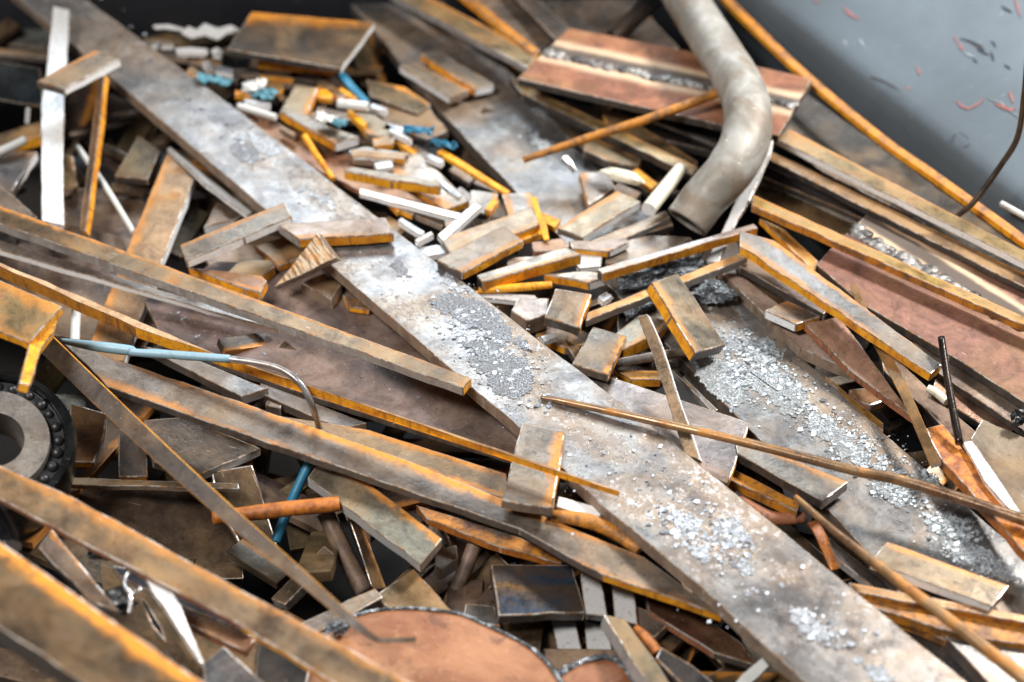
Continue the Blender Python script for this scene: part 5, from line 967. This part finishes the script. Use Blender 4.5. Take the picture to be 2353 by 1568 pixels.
SPOTS = [(-102, -81, -0.121, 0), (-115, 176, -0.121, 0), (-104, 791, -0.116, 0), (-11, 1524, -0.117, 0), (205, 180, -0.129, 0), (140, 711, -0.142, 0), (203, 1058, -0.117, 0), (200, 1581, -0.122, 0), (318, 311, -0.107, 0), (355, 779, -0.119, 0), (429, 995, -0.122, 0), (302, 1338, -0.116, 0), (326, 1624, -0.118, 0), (564, 62, -0.109, 0), (573, 472, -0.118, 0), (503, 777, -0.107, 0), (586, 1121, -0.143, 0), (521, 1663, -0.136, 0), (745, 69, -0.13, 0), (833, 754, -0.105, 0), (687, 990, -0.136, 0), (738, 1277, -0.109, 0), (837, 1566, -0.113, 0), (894, -90, -0.112, 0), (904, 790, -0.136, 0), (950, 1137, -0.124, 0), (952, 1534, -0.141, 0), (1222, -10, -0.106, 0), (1248, 1032, -0.141, 0), (1169, 1506, -0.113, 0), (1434, 61, -0.142, 0), (1348, 283, -0.137, 0), (1399, 818, -0.116, 0), (1450, 1398, -0.132, 0), (1302, 1651, -0.11, 0), (1654, 20, -0.107, 0), (1619, 596, -0.114, 0), (1500, 861, -0.106, 0), (1640, 980, -0.137, 0), (1625, 1383, -0.127, 0), (1757, 60, -0.136, 0), (1780, 259, -0.106, 0), (1763, 1098, -0.126, 0), (1706, 1375, -0.138, 0), (1718, 1587, -0.12, 0), (2035, -43, -0.114, 0), (1987, 338, -0.109, 0), (2034, 972, -0.14, 0), (1941, 1279, -0.138, 0), (1977, 1633, -0.112, 0), (2254, -68, -0.111, 0), (2229, 1047, -0.108, 0), (2154, 1377, -0.119, 0), (-136, 1130, -0.183, 0), (156, 68, -0.18, 0), (198, 749, -0.187, 0), (177, 1280, -0.159, 0), (117, 1602, -0.19, 0), (380, 805, -0.165, 0), (422, 1072, -0.156, 0), (280, 1400, -0.19, 0), (417, 1598, -0.162, 0), (583, 1058, -0.188, 0), (490, 1495, -0.163, 0), (699, -88, -0.19, 0), (820, 824, -0.172, 0), (791, 1090, -0.172, 0), (757, 1502, -0.157, 0), (1025, 698, -0.188, 0), (909, 988, -0.184, 0), (1016, 1266, -0.172, 0), (961, 1619, -0.157, 0), (1138, 1076, -0.186, 0), (1186, 1231, -0.175, 0), (1130, 1644, -0.176, 0), (1344, 61, -0.175, 0), (1409, 1314, -0.172, 0), (1511, 40, -0.186, 0), (1502, 1091, -0.151, 0), (1576, 1251, -0.164, 0), (1752, -30, -0.174, 0), (1815, 836, -0.178, 0), (1774, 991, -0.151, 0), (1825, 1563, -0.175, 0), (1931, 831, -0.153, 0), (1943, 1392, -0.177, 0), (2169, -17, -0.19, 0), (2143, 1527, -0.151, 0), (2371, -40, -0.189, 0), (-101, 798, -0.228, 0), (-84, 1666, -0.229, 0), (69, -65, -0.253, 0), (127, 720, -0.235, 0), (182, 1565, -0.225, 0), (317, 0, -0.256, 0), (276, 1257, -0.231, 0), (339, 1546, -0.245, 0), (506, 1044, -0.225, 0), (713, 1045, -0.231, 0), (726, 1565, -0.22, 0), (969, 53, -0.254, 0), (931, 1583, -0.237, 0), (1104, 15, -0.247, 0), (1183, 1246, -0.246, 0), (1101, 1661, -0.226, 0), (1394, 725, -0.239, 0), (1399, 1057, -0.243, 0), (1386, 1259, -0.258, 0), (1572, -40, -0.232, 0), (1638, 1103, -0.233, 0), (1659, 1495, -0.22, 0), (1719, 1102, -0.224, 0), (1774, 1622, -0.242, 0), (1943, 1229, -0.231, 0), (1930, 1572, -0.25, 0), (2236, 59, -0.233, 0), (2438, 1540, -0.226, 0), (941, 132, -0.099, 1), (689, 438, -0.095, 1), (796, 232, -0.083, 1), (396, 470, -0.082, 1), (477, 418, -0.089, 1), (1209, 180, -0.089, 1), (1143, 386, -0.094, 1), (414, 531, -0.091, 1), (1246, 147, -0.084, 1), (1080, 521, -0.1, 1), (662, 540, -0.093, 1), (846, 539, -0.089, 1), (667, 208, -0.084, 1), (515, 369, -0.089, 1), (843, 142, -0.087, 1), (1167, 357, -0.095, 1), (1003, 228, -0.098, 1), (1237, 516, -0.1, 1), (477, 132, -0.096, 1), (1106, 337, -0.084, 1), (1177, 469, -0.099, 1), (1182, 124, -0.085, 1), (1103, 395, -0.092, 1), (559, 335, -0.095, 1), (488, 221, -0.086, 1), (844, 327, -0.091, 1), (1220, 440, -0.095, 1), (629, 170, -0.093, 1), (724, 508, -0.093, 1), (866, 526, -0.089, 1), (1026, 225, -0.093, 1), (1036, 295, -0.091, 1), (351, 206, -0.08, 1), (1091, 304, -0.085, 1), (1164, 373, -0.08, 1), (542, 391, -0.083, 1), (1062, 285, -0.099, 1), (830, 170, -0.089, 1), (1085, 548, -0.092, 1), (346, 440, -0.093, 1), (1029, 478, -0.099, 1), (1005, 216, -0.094, 1), (644, 338, -0.095, 1), (480, 348, -0.097, 1), (1141, 539, -0.092, 1), (374, 310, -0.132, 1), (477, 388, -0.147, 1), (465, 485, -0.128, 1), (295, 389, -0.124, 1), (222, 311, -0.123, 1), (26, 361, -0.129, 1), (185, 549, -0.13, 1), (177, 519, -0.123, 1), (238, 532, -0.152, 1), (250, 337, -0.148, 1), (551, 542, -0.13, 1), (116, 322, -0.145, 1), (581, 405, -0.142, 1), (393, 299, -0.125, 1), (291, 515, -0.132, 1), (240, 553, -0.141, 1), (36, 348, -0.135, 1), (146, 353, -0.145, 1), (148, 429, -0.129, 1), (0, 420, -0.139, 1), (567, 471, -0.149, 1), (374, 530, -0.122, 1), (497, 294, -0.139, 1), (216, 1398, -0.191, 1), (391, 1335, -0.182, 1), (592, 1133, -0.172, 1), (688, 1117, -0.144, 1), (790, 974, -0.181, 1), (154, 1027, -0.144, 1), (455, 965, -0.169, 1), (815, 1062, -0.194, 1), (300, 1264, -0.188, 1), (141, 1016, -0.17, 1), (735, 1094, -0.156, 1), (513, 986, -0.194, 1), (558, 1126, -0.184, 1), (567, 935, -0.152, 1), (307, 950, -0.193, 1), (304, 1040, -0.149, 1), (932, 950, -0.154, 1), (695, 1188, -0.18, 1), (596, 1296, -0.149, 1), (169, 986, -0.163, 1), (370, 1295, -0.177, 1), (150, 1448, -0.189, 1), (894, 1125, -0.167, 1), (305, 1539, -0.151, 1), (864, 1535, -0.164, 1), (581, 976, -0.165, 1), (421, 1018, -0.181, 1), (806, 1103, -0.142, 1), (822, 935, -0.154, 1), (691, 966, -0.183, 1), (1119, 1318, -0.165, 1), (1591, 1466, -0.135, 1), (1330, 1396, -0.153, 1), (1212, 1446, -0.143, 1), (1370, 1230, -0.158, 1), (1683, 1299, -0.176, 1), (1553, 1319, -0.17, 1), (1123, 1546, -0.136, 1), (1575, 1320, -0.135, 1), (1318, 1180, -0.133, 1), (1739, 1351, -0.144, 1), (1480, 1218, -0.142, 1), (925, 1189, -0.164, 1), (1594, 1253, -0.146, 1), (974, 1363, -0.165, 1), (1367, 1537, -0.133, 1), (1701, 1271, -0.166, 1), (1229, 1536, -0.165, 1), (1243, 1418, -0.172, 1), (1716, 1538, -0.168, 1), (1064, 1439, -0.137, 1), (1718, 1539, -0.168, 1), (1197, 1270, -0.164, 1), (1591, 1432, -0.134, 1), (1213, 1285, -0.178, 1), (1269, 1373, -0.171, 1), (1692, 1527, -0.164, 1), (1013, 1210, -0.148, 1), (918, 1182, -0.136, 1), (1021, 1214, -0.148, 1), (1178, 1385, -0.178, 1), (1919, 374, -0.11, 1), (2228, 478, -0.114, 1), (2163, 379, -0.116, 1), (1967, 510, -0.094, 1), (2208, 962, -0.092, 1), (2142, 1106, -0.09, 1), (2297, 1101, -0.101, 1), (2062, 857, -0.125, 1), (1876, 891, -0.107, 1), (1939, 1084, -0.122, 1), (1906, 1092, -0.112, 1), (2283, 1006, -0.093, 1), (2043, 1059, -0.133, 1), (2040, 901, -0.131, 1), (2190, 1114, -0.117, 1), (2305, 947, -0.081, 1), (2128, 888, -0.097, 1), (2312, 846, -0.117, 1), (2089, 1094, -0.085, 1), (1671, 679, -0.115, 1), (1458, 821, -0.108, 1), (1504, 608, -0.111, 1), (1713, 820, -0.116, 1), (1691, 809, -0.112, 1)]
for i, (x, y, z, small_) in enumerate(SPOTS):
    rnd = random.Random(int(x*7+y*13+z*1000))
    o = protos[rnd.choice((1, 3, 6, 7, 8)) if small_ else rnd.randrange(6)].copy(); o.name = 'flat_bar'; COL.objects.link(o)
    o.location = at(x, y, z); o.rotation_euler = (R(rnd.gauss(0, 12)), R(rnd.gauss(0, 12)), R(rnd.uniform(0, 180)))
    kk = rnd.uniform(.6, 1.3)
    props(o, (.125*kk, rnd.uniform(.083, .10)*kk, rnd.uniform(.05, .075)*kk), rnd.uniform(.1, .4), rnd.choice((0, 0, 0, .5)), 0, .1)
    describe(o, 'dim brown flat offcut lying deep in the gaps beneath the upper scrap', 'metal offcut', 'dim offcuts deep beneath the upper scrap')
for o in protos: bpy.data.objects.remove(o)
